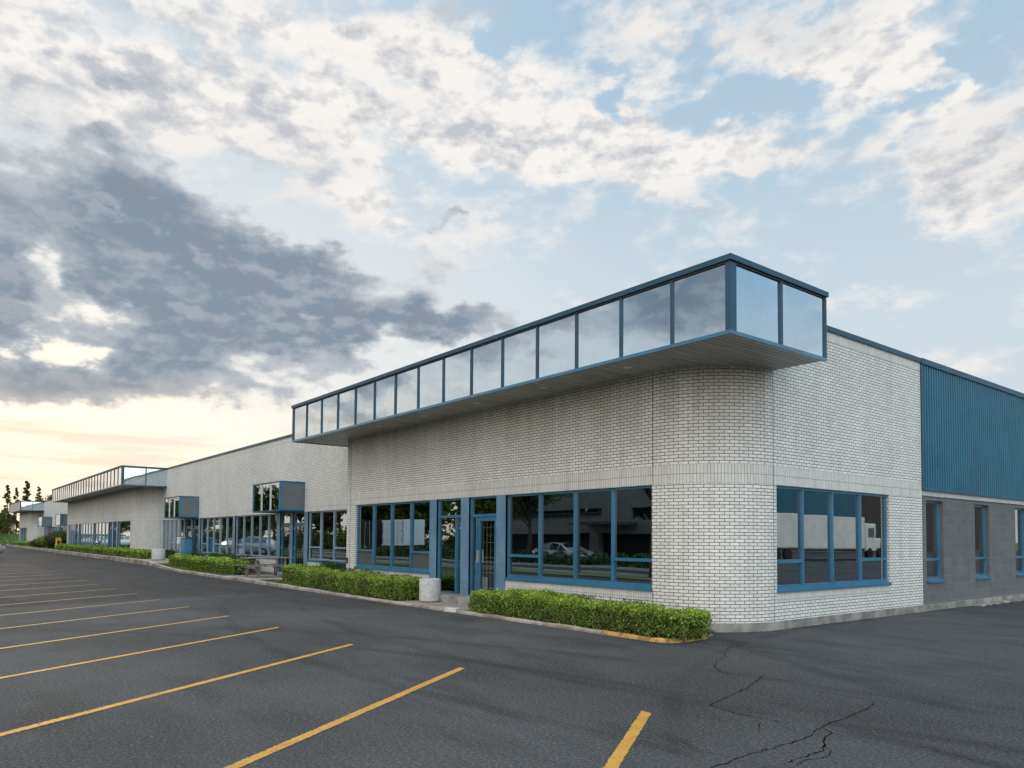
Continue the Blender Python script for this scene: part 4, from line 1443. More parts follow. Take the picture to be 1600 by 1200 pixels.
def hedge(x0, x1, y0, y1, zt, leaf, dens, label, seed, mat=None, name='hedge', group='clipped hedges along the kerb', cat='hedge'):
    """clipped hedge: uneven box shell packed with small leaves over a dark twig core"""
    rg = np.random.default_rng(seed)
    zb = bz((x0 + x1) / 2, 9.2)
    H = zt - zb
    L, D = x1 - x0, y1 - y0
    areas = np.array([L * D, L * H, L * H * 0.6, D * H, D * H])
    N = int(areas.sum() * dens)
    side = rg.choice(5, N, p=areas / areas.sum())
    u, v = rg.random(N), rg.random(N)
    dep = rg.random(N) ** 1.3 * 0.15
    P = np.zeros((N, 3)); Nn = np.zeros((N, 3))
    m = side == 0; P[m] = np.c_[x0 + u[m] * L, y0 + v[m] * D, np.full(m.sum(), zt)]; Nn[m] = (0, 0, 1)
    m = side == 1; P[m] = np.c_[x0 + u[m] * L, np.full(m.sum(), y0), zb + v[m] * H]; Nn[m] = (0, -1, 0.3)
    m = side == 2; P[m] = np.c_[x0 + u[m] * L, np.full(m.sum(), y1), zb + (0.4 + 0.6 * v[m]) * H]; Nn[m] = (0, 1, 0.3)
    m = side == 3; P[m] = np.c_[np.full(m.sum(), x0), y0 + u[m] * D, zb + v[m] * H]; Nn[m] = (-1, 0, 0.3)
    m = side == 4; P[m] = np.c_[np.full(m.sum(), x1), y0 + u[m] * D, zb + v[m] * H]; Nn[m] = (1, 0, 0.3)
    # round the edges: pull towards an inner box
    ri = 0.11
    c = np.c_[np.clip(P[:, 0], x0 + ri, x1 - ri), np.clip(P[:, 1], y0 + ri, y1 - ri), np.clip(P[:, 2], zb, zt - ri)]
    d = P - c
    ln = np.linalg.norm(d, axis=1)[:, None] + 1e-9
    P = c + d / ln * np.minimum(ln, ri)
    out = d / ln
    # lumps
    ph = rg.random((7, 2)) * 6.28
    fr = np.array([1.1, 2.3, 3.9, 6.7, 9.1, 14.0, 21.0])
    lump = sum(np.sin(P[:, 0] * fr[k] + ph[k, 0] + P[:, 2] * fr[k] * 0.8) * np.cos(P[:, 1] * fr[k] + ph[k, 1] + P[:, 2] * 1.3) / (k + 1.5) for k in range(7))
    P += out * (lump * 0.075 - dep + rg.normal(0, 0.010, N))[:, None]
    low = (P[:, 2] - zb) / H
    keep = rg.random(N) < np.clip(0.35 + low * 2.6, 0, 1)      # sparser towards the stems
    P, Nn = P[keep], Nn[keep]
    # stray shoots on top
    ns = int(L * 14)
    sx = x0 + rg.random(ns) * L; sy = y0 + 0.1 + rg.random(ns) * (D - 0.2)
    sp = []
    for k in range(ns):
        hh = rg.random() ** 2 * 0.075
        for q in range(4):
            sp.append((sx[k] + rg.normal(0, 0.006), sy[k] + rg.normal(0, 0.006), zt + hh * q / 3))
    P = np.concatenate([P, np.array(sp)]); Nn = np.concatenate([Nn, np.tile((0, 0, 1.0), (len(sp), 1))])
    P[:, 2] = np.maximum(P[:, 2], zb + 0.01)
    sz = leaf * rg.uniform(0.6, 1.25, len(P))
    o = leaves_mesh(name, P, Nn, sz, mat or M_HEDGE, None, seed, 0.75, box_core(x0 + 0.16, x1 - 0.16, y0 + 0.18, y1 - 0.14, zb - 0.01, zt - 0.16))
    # this year's growth: yellow-green leaves, mostly near the clipped top
    o.data.materials.append(M_YOUNG)
    hgt = np.clip((P[:, 2] - zb) / H, 0, 1.1)
    pat = 0.5 + 0.5 * np.sin(P[:, 0] * 5.1 + ph[0, 0]) * np.sin(P[:, 1] * 7 + P[:, 0] * 2.3)
    yg = rg.random(len(P)) < np.clip((hgt - 0.58) * 2.3, 0.05, 0.85) * (0.55 + 0.6 * pat)
    mi = np.zeros(len(o.data.polygons), dtype=np.int32)
    mi[len(P):] = 1
    mi[:len(P)][yg] = 2
    o.data.polygons.foreach_set('material_index', mi)
    return tag(o, label, cat, group)


def groundcover(x0, x1, y0, y1, z0, zt, n, leaf, label, seed, mat=None):
    rg = np.random.default_rng(seed)
    nc = max(3, int((x1 - x0) * 3))
    cx_ = rg.uniform(x0, x1, nc); cy_ = rg.uniform(y0, y1, nc); h = rg.uniform(0.45, 1.0, nc) * (zt - z0)
    k = rg.integers(0, nc, n)
    P = np.c_[cx_[k] + rg.normal(0, 0.16, n), np.clip(cy_[k] + rg.normal(0, 0.12, n), y0 - 0.1, y1), z0 + np.abs(rg.random(n) ** 0.6) * h[k]]
    sz = leaf * rg.uniform(0.6, 1.3, n)
    o = leaves_mesh('ground_cover', P, np.tile((0, -0.4, 0.8), (n, 1)), sz, mat or M_IVY, None, seed, 0.9)
    return tag(o, label, 'plants', None, 'stuff')


hedge(-13.15, -7.36, 9.20, 9.98, 0.50, 0.021, 5600, 'nearest clipped hedge below the corner window', 1)
hedge(-22.9, -16.15, 9.28, 10.02, 0.585, 0.024, 3300, 'clipped hedge left of the concrete bin by the blue door', 2)
hedge(-25.7, -22.2, 9.95, 10.75, 0.60, 0.028, 2400, 'short hedge between the picnic table and the next hedge', 3)
hedge(-39.6, -29.9, 9.62, 10.35, 0.66, 0.036, 1500, 'long yellow green hedge left of the picnic table', 4)
hedge(-49.6, -44.6, 9.42, 10.2, 0.80, 0.05, 800, 'hedge just left of the far concrete bin', 5)
hedge(-56.5, -50.0, 9.35, 10.1, 0.80, 0.055, 700, 'hedge in front of the rounded corner of the second building', 6)
hedge(-68.5, -57.5, 9.35, 10.1, 0.80, 0.065, 500, 'low hedge under the windows of the second building', 7)
hedge(-77.5, -69.5, 9.35, 10.1, 0.82, 0.07, 420, 'small hedge beside the yellow utility cover', 8)
hedge(-99.0, -91.0, 9.35, 10.1, 0.85, 0.08, 320, 'distant hedge beyond the dark shrubs', 9)
hedge(-121.0, -100.5, 9.35, 10.1, 0.80, 0.09, 260, 'last low hedge at the far end of the row', 10)
groundcover(-13.0, -9.3, 10.15, 10.4, 0.09, 0.56, 5000, 0.022, 'dark ivy sprigs behind the nearest hedge', 21)
groundcover(-21.4, -16.9, 10.1, 10.4, 0.09, 0.72, 5000, 0.028, 'dark ivy growing along the brick behind the hedge', 22)
groundcover(-25.5, -21.7, 10.9, 11.7, 0.09, 0.80, 6000, 0.034, 'dark green plants below the recessed window', 23)
groundcover(-41.5, -31.2, 10.9, 11.7, 0.1, 0.86, 9000, 0.045, 'dark low plants along the wall behind the long hedge', 24)
groundcover(-50.0, -45.6, 10.9, 11.7, 0.25, 0.90, 4000, 0.055, 'dark plants under the grey blinded window', 25)

# tufts on the grass strips
rg = np.random.default_rng(77)
for (a, b, c, d, nn, lab) in ((-25.7, -22.9, 9.16, 9.75, 9000, 'short grass strip between the hedge and the kerb'), (-39.5, -29.9, 9.16, 9.58, 9000, 'thin grass strip along the kerb before the long hedge')):
    P = np.c_[rg.uniform(a, b, nn), rg.uniform(c, d, nn), np.zeros(nn)]
    P[:, 2] = [bz(x, 9.2) + 0.02 for x in P[:, 0]]
    o = leaves_mesh('grass', P, np.tile((0, -1.0, 0.1), (nn, 1)), 0.03 * rg.uniform(0.6, 1.2, nn), M_GRASS, None, 5, 0.6)
    tag(o, lab, 'grass', None, 'stuff')


# ---- trees
def tree_data(seed, H, cr, ch, nleaf, leaf, conifer=False, sparse=0.0):
    rg = np.random.default_rng(seed)
    rd = random.Random(seed)
    tb = MB()
    lean = rd.uniform(-0.03, 0.03)
    n_ = 7
    top = H * (0.97 if conifer else 0.72)
    tr = [(lean * H * (k / n_) ** 2 + rd.uniform(-1, 1) * 0.01 * H * (k > 0), rd.uniform(-1, 1) * 0.01 * H * (k > 0), top * k / n_) for k in range(n_ + 1)]
    r0 = H * (0.016 if conifer else 0.022)
    tb.tube(tr, [r0 * (1.25 if k == 0 else 1) * (1 - 0.88 * k / n_) for k in range(n_ + 1)], M_BARK, 7)
    cl = []
    z0 = H - ch
    if conifer:
        nb = int(H * 6)
        for k in range(nb):
            t = (k + rd.random()) / nb
            z = z0 + ch * t
            r_ = cr * (1 - t) ** 0.75 * rd.uniform(0.55, 1.1) + 0.12
            a = rd.random() * 6.283
            if rd.random() < sparse:
                continue
            tip = (math.cos(a) * r_, math.sin(a) * r_, z - r_ * 0.15)
            base = (lean * H * (z / top) ** 2, 0, z)
            tb.tube([base, tip], [0.02 * H / 10, 0.006], M_BARK, 4, False)
            for q in range(3):
                s = 0.45 + 0.55 * q / 2
                cl.append((base[0] + (tip[0] - base[0]) * s, tip[1] * s, z - r_ * 0.15 * s, 0.30 * cr * (1.1 - t * 0.6)))
    else:
        nb = 26
        for k in range(nb):
            a = rd.random() * 6.283
            el = rd.uniform(-0.35, 1.35)
            rr_ = rd.uniform(0.55, 1.0)
            px, py = math.cos(a) * math.cos(el) * cr * rr_, math.sin(a) * math.cos(el) * cr * rr_
            pz = z0 + ch * 0.45 + math.sin(el) * ch * 0.5 * rr_
            s = rd.uniform(0.35, 0.95)
            base = (0, 0, max(H * 0.18, min(top, z0 + (pz - z0) * 0.45)))
            mid = (px * 0.5, py * 0.5, (base[2] + pz) / 2 + 0.06 * H)
            tb.tube([base, mid, (px, py, pz)], [r0 * 0.38, r0 * 0.2, r0 * 0.06], M_BARK, 5, False)
            if rd.random() < sparse:
                continue
            cl.append((px, py, pz, cr * rd.uniform(0.24, 0.42)))
            cl.append((mid[0], mid[1], mid[2], cr * rd.uniform(0.18, 0.32)))
    cl = np.array(cl)
    k = rg.integers(0, len(cl), nleaf)
    d = rg.normal(0, 1, (nleaf, 3))
    d /= np.linalg.norm(d, axis=1)[:, None]
    P = cl[k, :3] + d * (cl[k, 3] * rg.random(nleaf) ** 0.45)[:, None] * np.array([1, 1, 0.75])
    return tb, P, d, leaf * rg.uniform(0.6, 1.3, nleaf)


def tree(x, y, z, seed, H, cr, ch, nleaf, leaf, label, conifer=False, sparse=0.0, name='tree', mat=None, group=None):
    tb, P, d, sz = tree_data(seed, H, cr, ch, nleaf, leaf, conifer, sparse)
    e = empty(name, label, 'tree', group)
    e.location = (x, y, z)
    tb.build('trunk', e, smooth=True)
    leaves_mesh('crown', P, d, sz, mat or (M_NEEDLE if conifer else M_TREEL), e, seed, 0.8)
    return e


G_SKY = 'trees behind the far end of the row'
tree(-158, 14.5, 0, 31, 11.2, 1.25, 9.6, 4200, 0.20, 'tall dark conifer, the densest rising above the farthest roof', True, 0.0, 'conifer', group=G_SKY)
tree(-160, 11.8, 0, 32, 10.5, 1.25, 9.0, 1700, 0.19, 'thin open conifer left of the dark conifer', True, 0.3, 'conifer', group=G_SKY)
tree(-162, 13.3, 0, 33, 10.3, 0.9, 8.5, 1300, 0.19, 'slender sparse conifer close beside the dark conifer', True, 0.25, 'conifer', group=G_SKY)
tree(-160, 16.5, 0, 34, 10.5, 1.1, 9.5, 1500, 0.19, 'lone airy conifer right of the dark conifer', True, 0.25, 'conifer', group=G_SKY)
tree(-152, 17.3, 0, 35, 9.3, 2.4, 6.5, 5200, 0.19, 'rounded leafy tree showing beside the second building roof', group=G_SKY)
tree(-156, 20.4, 0, 36, 10.6, 2.4, 7.0, 4600, 0.19, 'leafy tree beside the left end of the long mirror canopy', group=G_SKY)
tree(-150, 9.3, 0, 37, 6.4, 2.2, 5.6, 2300, 0.19, 'bushy tree at the left end of the farthest building', sparse=0.2, group=G_SKY)
tree(-165, 8.2, 0, 38, 5.4, 3.0, 4.9, 3000, 0.20, 'broad low tree at the left edge of the view', sparse=0.15, group=G_SKY)
tree(-175, 11.6, 0, 39, 6.2, 2.2, 5.2, 1900, 0.20, 'sparse tree behind the farthest canopy corner', sparse=0.3, group=G_SKY)
tree(-190, 4.5, 0, 40, 5.6, 4.6, 5.2, 4200, 0.26, 'wide dark tree beyond the parked car', group=G_SKY)

# embankment at the far end
mb = MB()
rg2 = random.Random(9)
nx, ny = 24, 16
for j in range(ny + 1):
    for i in range(nx + 1):
        x = -185 + 45 * i / nx
        y = -30 + 50 * j / ny
        h = 1.7 * smooth01((-141 - x) / 12) + 0.12 * math.sin(x * 1.7) * math.sin(y * 1.3)
        mb.v.append((x, y, -0.1 + h * smooth01((22 - y) / 6)))
for j in range(ny):
    for i in range(nx):
        a = j * (nx + 1) + i
        mb.f.append((a, a + 1, a + nx + 2, a + nx + 1)); mb.uv.append([(0, 0)] * 4); mb.m.append(mb.mi(M_LAWN))
tag(mb.build('embankment', smooth=True), 'grassy bank closing the far end of the lot', None, None, 'structure')
nn = 9000
X = rg.uniform(-156, -140, nn); Y = rg.uniform(-8, 14, nn)
Z = np.array([-0.1 + 1.7 * smooth01((-141 - x) / 12) for x in X]) + 0.15
o = leaves_mesh('grass', np.c_[X, Y, Z], np.tile((1.0, 0, 0.3), (nn, 1)), 0.22 * rg.uniform(0.5, 1.2, nn), M_GRASS, None, 6, 0.5)
tag(o, 'rough tall grass on the far embankment', 'grass', None, 'stuff')

# pale house past the embankment
HS = empty('house', 'pale pinkish house half hidden by trees at the left edge', 'house')
mb = MB()
mb.box(-188, -178, 7.5, 14.5, 0, 4.0, simple('pink_render', (0.55, 0.40, 0.34), 0.8))
mb.build('wall', HS)
mb = MB()
mb.poly([(-177.6, 7.1, 3.95), (-177.6, 14.9, 3.95), (-183, 14.9, 5.8), (-183, 7.1, 5.8)], M_BROWN)
mb.poly([(-188.4, 14.9, 3.95), (-188.4, 7.1, 3.95), (-183, 7.1, 5.8), (-183, 14.9, 5.8)], M_BROWN)
mb.poly([(-177.6, 7.1, 3.95), (-183, 7.1, 5.8), (-188.4, 7.1, 3.95)], M_BROWN)
mb.poly([(-177.6, 14.9, 3.95), (-188.4, 14.9, 3.95), (-183, 14.9, 5.8)], M_BROWN)
mb.build('roof', HS)
for yy in (9.0, 12.2):
    mb = MB(); mb.box(-178.05, -177.97, yy, yy + 1.2, 1.6, 3.0, M_PANE); mb.build('window', HS)


# shrubs by the second building
def shrub(x, y, r_, h, n_, leaf, mat, label, seed):
    rgs = np.random.default_rng(seed)
    e = empty('shrub', label, 'shrub')
    e.location = (x, y, bz(x, 9.2))
    tb = MB()
    for k in range(6):
        a = k * 1.05
        tb.tube([(0.05 * math.cos(a), 0.05 * math.sin(a), 0), (r_ * 0.4 * math.cos(a), r_ * 0.4 * math.sin(a), h * 0.6)], [0.03, 0.01], M_BARK, 5, False)
    tb.build('stem', e)
    d = rgs.normal(0, 1, (n_, 3)); d /= np.linalg.norm(d, axis=1)[:, None]
    P = d * (rgs.random(n_) ** 0.4)[:, None] * np.array([r_, r_, h * 0.5]) * rgs.uniform(0.75, 1.1, (n_, 1)) + np.array([0, 0, h * 0.52])
    leaves_mesh('foliage', P, d, leaf * rgs.uniform(0.6, 1.3, n_), mat, e, seed, 0.8)


shrub(-80.5, 10.3, 1.1, 1.9, 2600, 0.10, M_IVY, 'dark green shrub beside the yellow utility cover', 41)
shrub(-86.0, 9.9, 1.3, 1.35, 1800, 0.10, M_HEDGE, 'round clipped bush left of the dark shrub', 42)
shrub(-90.5, 9.5, 1.0, 0.95, 1000, 0.10, M_REDL, 'low reddish brown shrub between the far hedges', 43)
shrub(-83.3, 9.9, 0.9, 1.75, 1500, 0.10, M_REDL, 'tall reddish shrub behind the round bush', 44)

# ================================================================== SMALL OBJECTS
def concrete_bin(x, y, r_, h, label):
    e = empty('concrete_bin', label, 'litter bin', 'round concrete litter bins')
    e.location = (x, y, bz(x, 9.2) + 0.008)
    mb = MB()
    mb.lathe((0, 0, 0), [(0, 0.012), (r_ - 0.02, 0.012), (r_ - 0.005, 0.03), (r_, 0.06), (r_, h - 0.03), (r_ - 0.012, h - 0.008), (r_ - 0.03, h), (r_ * 0.80, h), (r_ * 0.78, h - 0.02), (r_ * 0.76, h - 0.16), (0, h - 0.16)], M_CONC, 40)
    b_ = mb.build('drum', e, smooth=False)
    for p in b_.data.polygons:
        p.use_smooth = True
    mb = MB()
    mb.lathe((0, 0, 0), [(0.0, h - 0.15), (r_ * 0.7, h - 0.15), (r_ * 0.72, h - 0.03), (r_ * 0.70, h - 0.03)], M_DARKM, 30)
    mb.build('liner', e, smooth=True)


concrete_bin(-15.64, 9.82, 0.262, 0.565, 'pale round concrete bin on the walkway by the blue door')
concrete_bin(-42.65, 9.86, 0.33, 0.58, 'round concrete bin between two far hedges')


def picnic_table(x, y, z, label):
    e = empty('picnic_table', label, 'picnic table')
    e.location = (x, y, z)
    L = 1.8

    def part(nm, boxes):
        mb = MB()
        for b_ in boxes:
            mb.box(*b_, M_WOOD)
        return mb.build(nm, e, bevel=0.005)
    part('tabletop', [(-0.37 + k * 0.15, -0.37 + k * 0.15 + 0.14, 0, L, 0.70 + (k % 2) * 0.003, 0.738 + (k % 2) * 0.003) for k in range(5)] + [(-0.34, 0.34, 0.32, 0.36, 0.62, 0.70), (-0.34, 0.34, L - 0.36, L - 0.32, 0.62, 0.70)])
    for s in (-1, 1):
        part('seat', [(s * 0.68 - 0.13, s * 0.68 + 0.0, -0.03, L + 0.03, 0.42, 0.455), (s * 0.68 + 0.01, s * 0.68 + 0.14, -0.03, L + 0.03, 0.42, 0.455)])
    for yy in (0.34, L - 0.34):
        mb = MB(); mb.box(-0.80, 0.80, yy - 0.062, yy - 0.024, 0.33, 0.42, M_WOOD); mb.build('crossbar', e)
        for s in (-1, 1):
            mb = MB()
            mb.bar((s * 0.60, yy, 0.01), (s * 0.24, yy, 0.70), 0.04, 0.09, M_WOOD)
            mb.build('leg', e)
            mb = MB()
            mb.box(s * 0.72 - 0.035, s * 0.72 + 0.035, yy - 0.022, yy + 0.02, 0.0, 0.42, M_WOOD)
            mb.build('leg', e)
    return e


picnic_table(-27.9, 9.38, bz(-28, 9.2) + 0.008, 'weathered wooden picnic table between two hedges')

# letter box on a post with blue utility cabinet
e = empty('letter_box', 'cream letter box on a post by the second doorway', 'letter box')
e.location = (-43.3, 11.15, bz(-43.3, 9.2))
mb = MB(); mb.box(-0.04, 0.04, -0.04, 0.04, 0.0, 0.86, M_WHITEP); mb.build('post', e)
mb = MB(); mb.box(-0.16, 0.16, -0.2, 0.2, 0.86, 1.2, M_WHITEP); mb.build('box', e, bevel=0.02)
mb = MB(); mb.box(-0.12, 0.12, -0.212, -0.2, 1.06, 1.10, M_DARKM); mb.build('slot', e)
e = empty('utility_cabinet', 'blue utility cabinet standing beside the cream letter box', 'cabinet')
e.location = (-42.55, 11.25, bz(-42.5, 9.2))
mb = MB(); mb.box(-0.45, 0.35, -0.2, 0.2, 0.0, 1.15, M_BLUE); mb.build('housing', e, bevel=0.01)
mb = MB(); mb.box(-0.42, 0.32, -0.215, -0.2, 0.08, 1.08, M_BLUE); mb.build('door', e)
mb = MB(); mb.box(-0.47, 0.37, -0.22, 0.22, 1.15, 1.19, M_DBLUE); mb.build('lid', e)

e = empty('utility_cover', 'yellow upright utility cover between the far hedges', 'utility cover')
e.location = (-78.8, 9.75, bz(-78, 9.2))
mb = MB(); mb.box(-0.2, 0.2, -0.2, 0.2, 0.0, 1.02, M_YEL); mb.build('casing', e, bevel=0.02)
mb = MB(); mb.box(-0.215, 0.215, -0.215, 0.215, 1.02, 1.06, M_YEL); mb.build('cap', e, bevel=0.01)
mb = MB(); mb.box(0.2, 0.206, -0.13, 0.13, 0.5, 0.8, M_DARKM); mb.build('label_plate', e)


# ---- cars
CARMATS = {}


def car(x, y, rot, col, label, suv=False, z=0.0, group='parked cars'):
    key = tuple(col)
    if key not in CARMATS:
        m, T, b = new_mat('car_paint')
        b.inputs['Base Color'].default_value = C4(col)
        b.inputs['Metallic'].default_value = 0.35
        b.inputs['Roughness'].default_value = 0.28
        b.inputs['Coat Weight'].default_value = 0.8
        b.inputs['Coat Roughness'].default_value = 0.05
        CARMATS[key] = m
    pm = CARMATS[key]
    e = empty('parked_car', label, 'car', group)
    e.location = (x, y, z)
    e.rotation_euler = (0, 0, rot)
    h = 0.18 if suv else 0.0
    # stations along the length (front = +x): x, half width, z low, z waist, half width roof, z roof
    st = [(-2.28, 0.70, 0.42, 0.80, 0.60, 0.84), (-2.15, 0.84, 0.28, 0.92 + h, 0.66, 0.98 + h), (-1.75, 0.88, 0.22, 0.94 + h, 0.64, 1.10 + h * 2), (-1.15, 0.89, 0.20, 0.94 + h, 0.58, 1.40 + h),
          (-0.4, 0.90, 0.20, 0.93 + h, 0.57, 1.45 + h), (0.35, 0.90, 0.20, 0.92 + h, 0.58, 1.40 + h), (1.05, 0.89, 0.20, 0.90 + h, 0.70, 0.99 + h), (1.75, 0.87, 0.22, 0.82 + h, 0.66, 0.88 + h), (2.12, 0.80, 0.28, 0.70 + h * .7, 0.60, 0.75 + h * .7), (2.27, 0.62, 0.40, 0.58, 0.5, 0.62)]
    mb = MB()
    rings = []
    for (sx, hw, zl, zw, hr, zr) in st:
        rings.append([(sx, -hw * 0.86, zl), (sx, -hw, zl + 0.14), (sx, -hw, (zl + zw) / 2 + 0.1), (sx, -hw * 0.95, zw), (sx, -hr, zr - 0.03), (sx, -hr * 0.8, zr), (sx, hr * 0.8, zr), (sx, hr, zr - 0.03), (sx, hw * 0.95, zw), (sx, hw, (zl + zw) / 2 + 0.1), (sx, hw, zl + 0.14), (sx, hw * 0.86, zl)])
    gl = MB()
    for k in range(len(rings) - 1):
        for q in range(12):
            a, b_ = rings[k][q], rings[k][(q + 1) % 12]
            c, d = rings[k + 1][(q + 1) % 12], rings[k + 1][q]
            mb.poly([a, b_, c, d], pm)
            if q in (3, 7) and 2 <= k <= 5:
                cc = (Vector(a) + Vector(b_) + Vector(c) + Vector(d)) / 4
                nrm = (Vector(b_) - Vector(a)).cross(Vector(d) - Vector(a)).normalized()
                if nrm.y * (1 if cc.y > 0 else -1) < 0:
                    nrm = -nrm
                gl.poly([cc + (Vector(p) - cc) * 0.86 + nrm * 0.012 for p in (a, b_, c, d)], M_CARGLS)
            if q == 5 and k in (2, 5):
                cc = (Vector(a) + Vector(b_) + Vector(c) + Vector(d)) / 4
                nrm = (Vector(b_) - Vector(a)).cross(Vector(d) - Vector(a)).normalized()
                if nrm.z < 0:
                    nrm = -nrm
                gl.poly([cc + (Vector(p) - cc) * 0.92 + nrm * 0.012 for p in (a, b_, c, d)], M_CARGLS)
    mb.poly(list(reversed(rings[0])), pm)
    mb.poly(rings[-1], pm)
    bo = mb.build('body', e)
    bm = bmesh.new(); bm.from_mesh(bo.data); bmesh.ops.remove_doubles(bm, verts=bm.verts, dist=1e-4); bmesh.ops.recalc_face_normals(bm, faces=bm.faces); bm.to_mesh(bo.data); bm.free()
    sb = bo.modifiers.new('s', 'SUBSURF'); sb.levels = 1; sb.render_levels = 1
    for p in bo.data.polygons:
        p.use_smooth = True
    gl.build('window', e)
    for sx in (-1.42, 1.38):
        for sy in (-1, 1):
            wm = MB()
            pts = [(sx, sy * 0.72, 0.34), (sx, sy * 0.91, 0.34)]
            wm.tube(pts, [0.34, 0.34], M_TYRE, 24)
            wo = wm.build('wheel', e)
            rm = MB(); rm.tube([(sx, sy * 0.90, 0.34), (sx, sy * 0.925, 0.34)], [0.21, 0.19], M_ALU, 16); rm.build('rim', wo)
    for sy in (-1, 1):
        hm = MB(); hm.obox((2.13, sy * 0.60, 0.64 + h * .5), (0.05, -sy * 0.03, 0), (0.03 * sy, 0.16, 0), (0, 0, 0.06), M_WHITEP); hm.build('headlight', e)
    return e


car(-62.5, 2.35, R(90 + 33), (0.42, 0.43, 0.45), 'silver car parked nose out at the left edge', True)
GRP = 'cars seen mirrored in the shop windows'
car(-34.0, -10.0, 0.0, (0.30, 0.32, 0.36), 'grey car mirrored in the corner window', False, group=GRP)
for k, (cx_, cy_, cc) in enumerate([(-84, -5.0, (0.62, 0.63, 0.65)), (-90, -5.0, (0.55, 0.57, 0.6))]):
    car(cx_, cy_, 0.1, cc, ['silver car mirrored in the windows right of the far doorway', 'pale car mirrored further left of that doorway'][k], False, group=GRP)
for k in range(6):
    c0 = [(0.7, 0.7, 0.7), (0.05, 0.05, 0.06), (0.5, 0.5, 0.52)][k % 3]
    car(-118 - k * 9.0, -1.0 - (k % 2) * 0.6, R(90), c0, ['white', 'black', 'grey', 'second white', 'second black', 'second grey'][k] + ' car mirrored in the windows of the second building', k % 2 == 0, group=GRP)

# ================================================================== ACROSS THE ROAD (seen mirrored in the glass)
OF = empty('office_building', 'grey concrete office across the road mirrored in the corner window', 'building')
mb = MB()
X0, X1, Y0 = -47.0, -22.0, -15.0
FO = Fr((0, Y0, 0), (-1, 0, 0), (0, 1, 0))
ops = [(27, 30.5, 0.0, 2.0), (31.2, 36.0, 0.0, 2.0), (37, 46, 0.0, 2.0), (35.8, 46.5, 2.9, 3.7), (24, 33, 2.9, 3.7)]
wall_lo = [o_ for o_ in ops if o_[2] == 0.0]
wall(mb, FO, 22, 47, 0, 2.45, wall_lo, M_OFFICE, rev=0.4)
wall(mb, FO, 22, 47, 2.45, 7.0, [(24.0, 33.0, 2.9, 3.7), (35.8, 46.5, 2.9, 3.7)], M_OFFICE, rev=0.2)
mb.box(X0, X1, -30, Y0 - 0.6, 0, 6.9, M_BLACK)
mb.build('wall', OF)
for (a, b) in ((24.0, 33.0), (35.8, 46.5)):
    mb = MB(); FO.quad(mb, a, b, -0.15, 2.9, 3.7, M_PANE)
    mb.build('window', OF)
mb = MB(); mb.box(-37.2, -32.4, -14.94, -13.4, 2.55, 2.75, M_BROWN)
mb.build('porch_roof', OF)
mb = MB(); mb.box(X0, X1, Y0 - 0.5, Y0 + 0.05, 7.0, 7.15, M_OFFICE); mb.build('parapet', OF)


def bush_row(x0, x1, y, n_, label, seed):
    rgs = np.random.default_rng(seed)
    k = rgs.integers(0, int((x1 - x0) / 1.6), n_)
    d = rgs.normal(0, 1, (n_, 3)); d /= np.linalg.norm(d, axis=1)[:, None]
    P = np.c_[x0 + k * 1.6, np.full(n_, y), np.full(n_, 0.45)] + d * np.array([0.6, 0.5, 0.45])
    tag(leaves_mesh('undergrowth', P, d, 0.09 * rgs.uniform(0.6, 1.3, n_), M_IVY, None, seed), label, 'bushes', None, 'stuff')


bush_row(-60, -20, -8.6, 9000, 'dark bushes across the road mirrored in the glass', 51)
kb = MB(); kb.box(-120, 20, -8.2, -8.0, -0.02, 0.12, M_CONC); tag(kb.build('kerb'), 'pale kerb across the road mirrored in the glass', None, None, 'structure')
kb = MB(); kb.box(-120, 9, -3.4, -3.25, -0.02, 0.1, M_CONC); tag(kb.build('kerb'), 'pale kerb on the near side of the road', None, None, 'structure')
sheet('verge', [-160, -60, 9], [-3.25, -2.0, -1.2], lambda x, y: 0.03, M_LAWN)
tree(-20.8, -3.0, 0.0, 61, 8.0, 2.3, 5.8, 5000, 0.11, 'roadside tree with dark trunk mirrored in the corner window')
tree(-36.5, -9.3, 0.0, 62, 7.5, 2.8, 6.0, 5000, 0.13, 'tree by the office mirrored beside the blue door', group='trees mirrored in the windows')
pm_ = MB()
pe = empty('lamp_post', 'thin dark lamp post mirrored in the corner window', 'lamp post')
pm_.tube([(-25.4, -3.0, 0), (-25.4, -3.0, 7.5)], [0.08, 0.05], M_DARKM, 10); pm_.build('pole', pe)
pm_ = MB(); pm_.box(-25.55, -25.25, -3.6, -2.9, 7.45, 7.58, M_DARKM); pm_.build('lamp_head', pe)


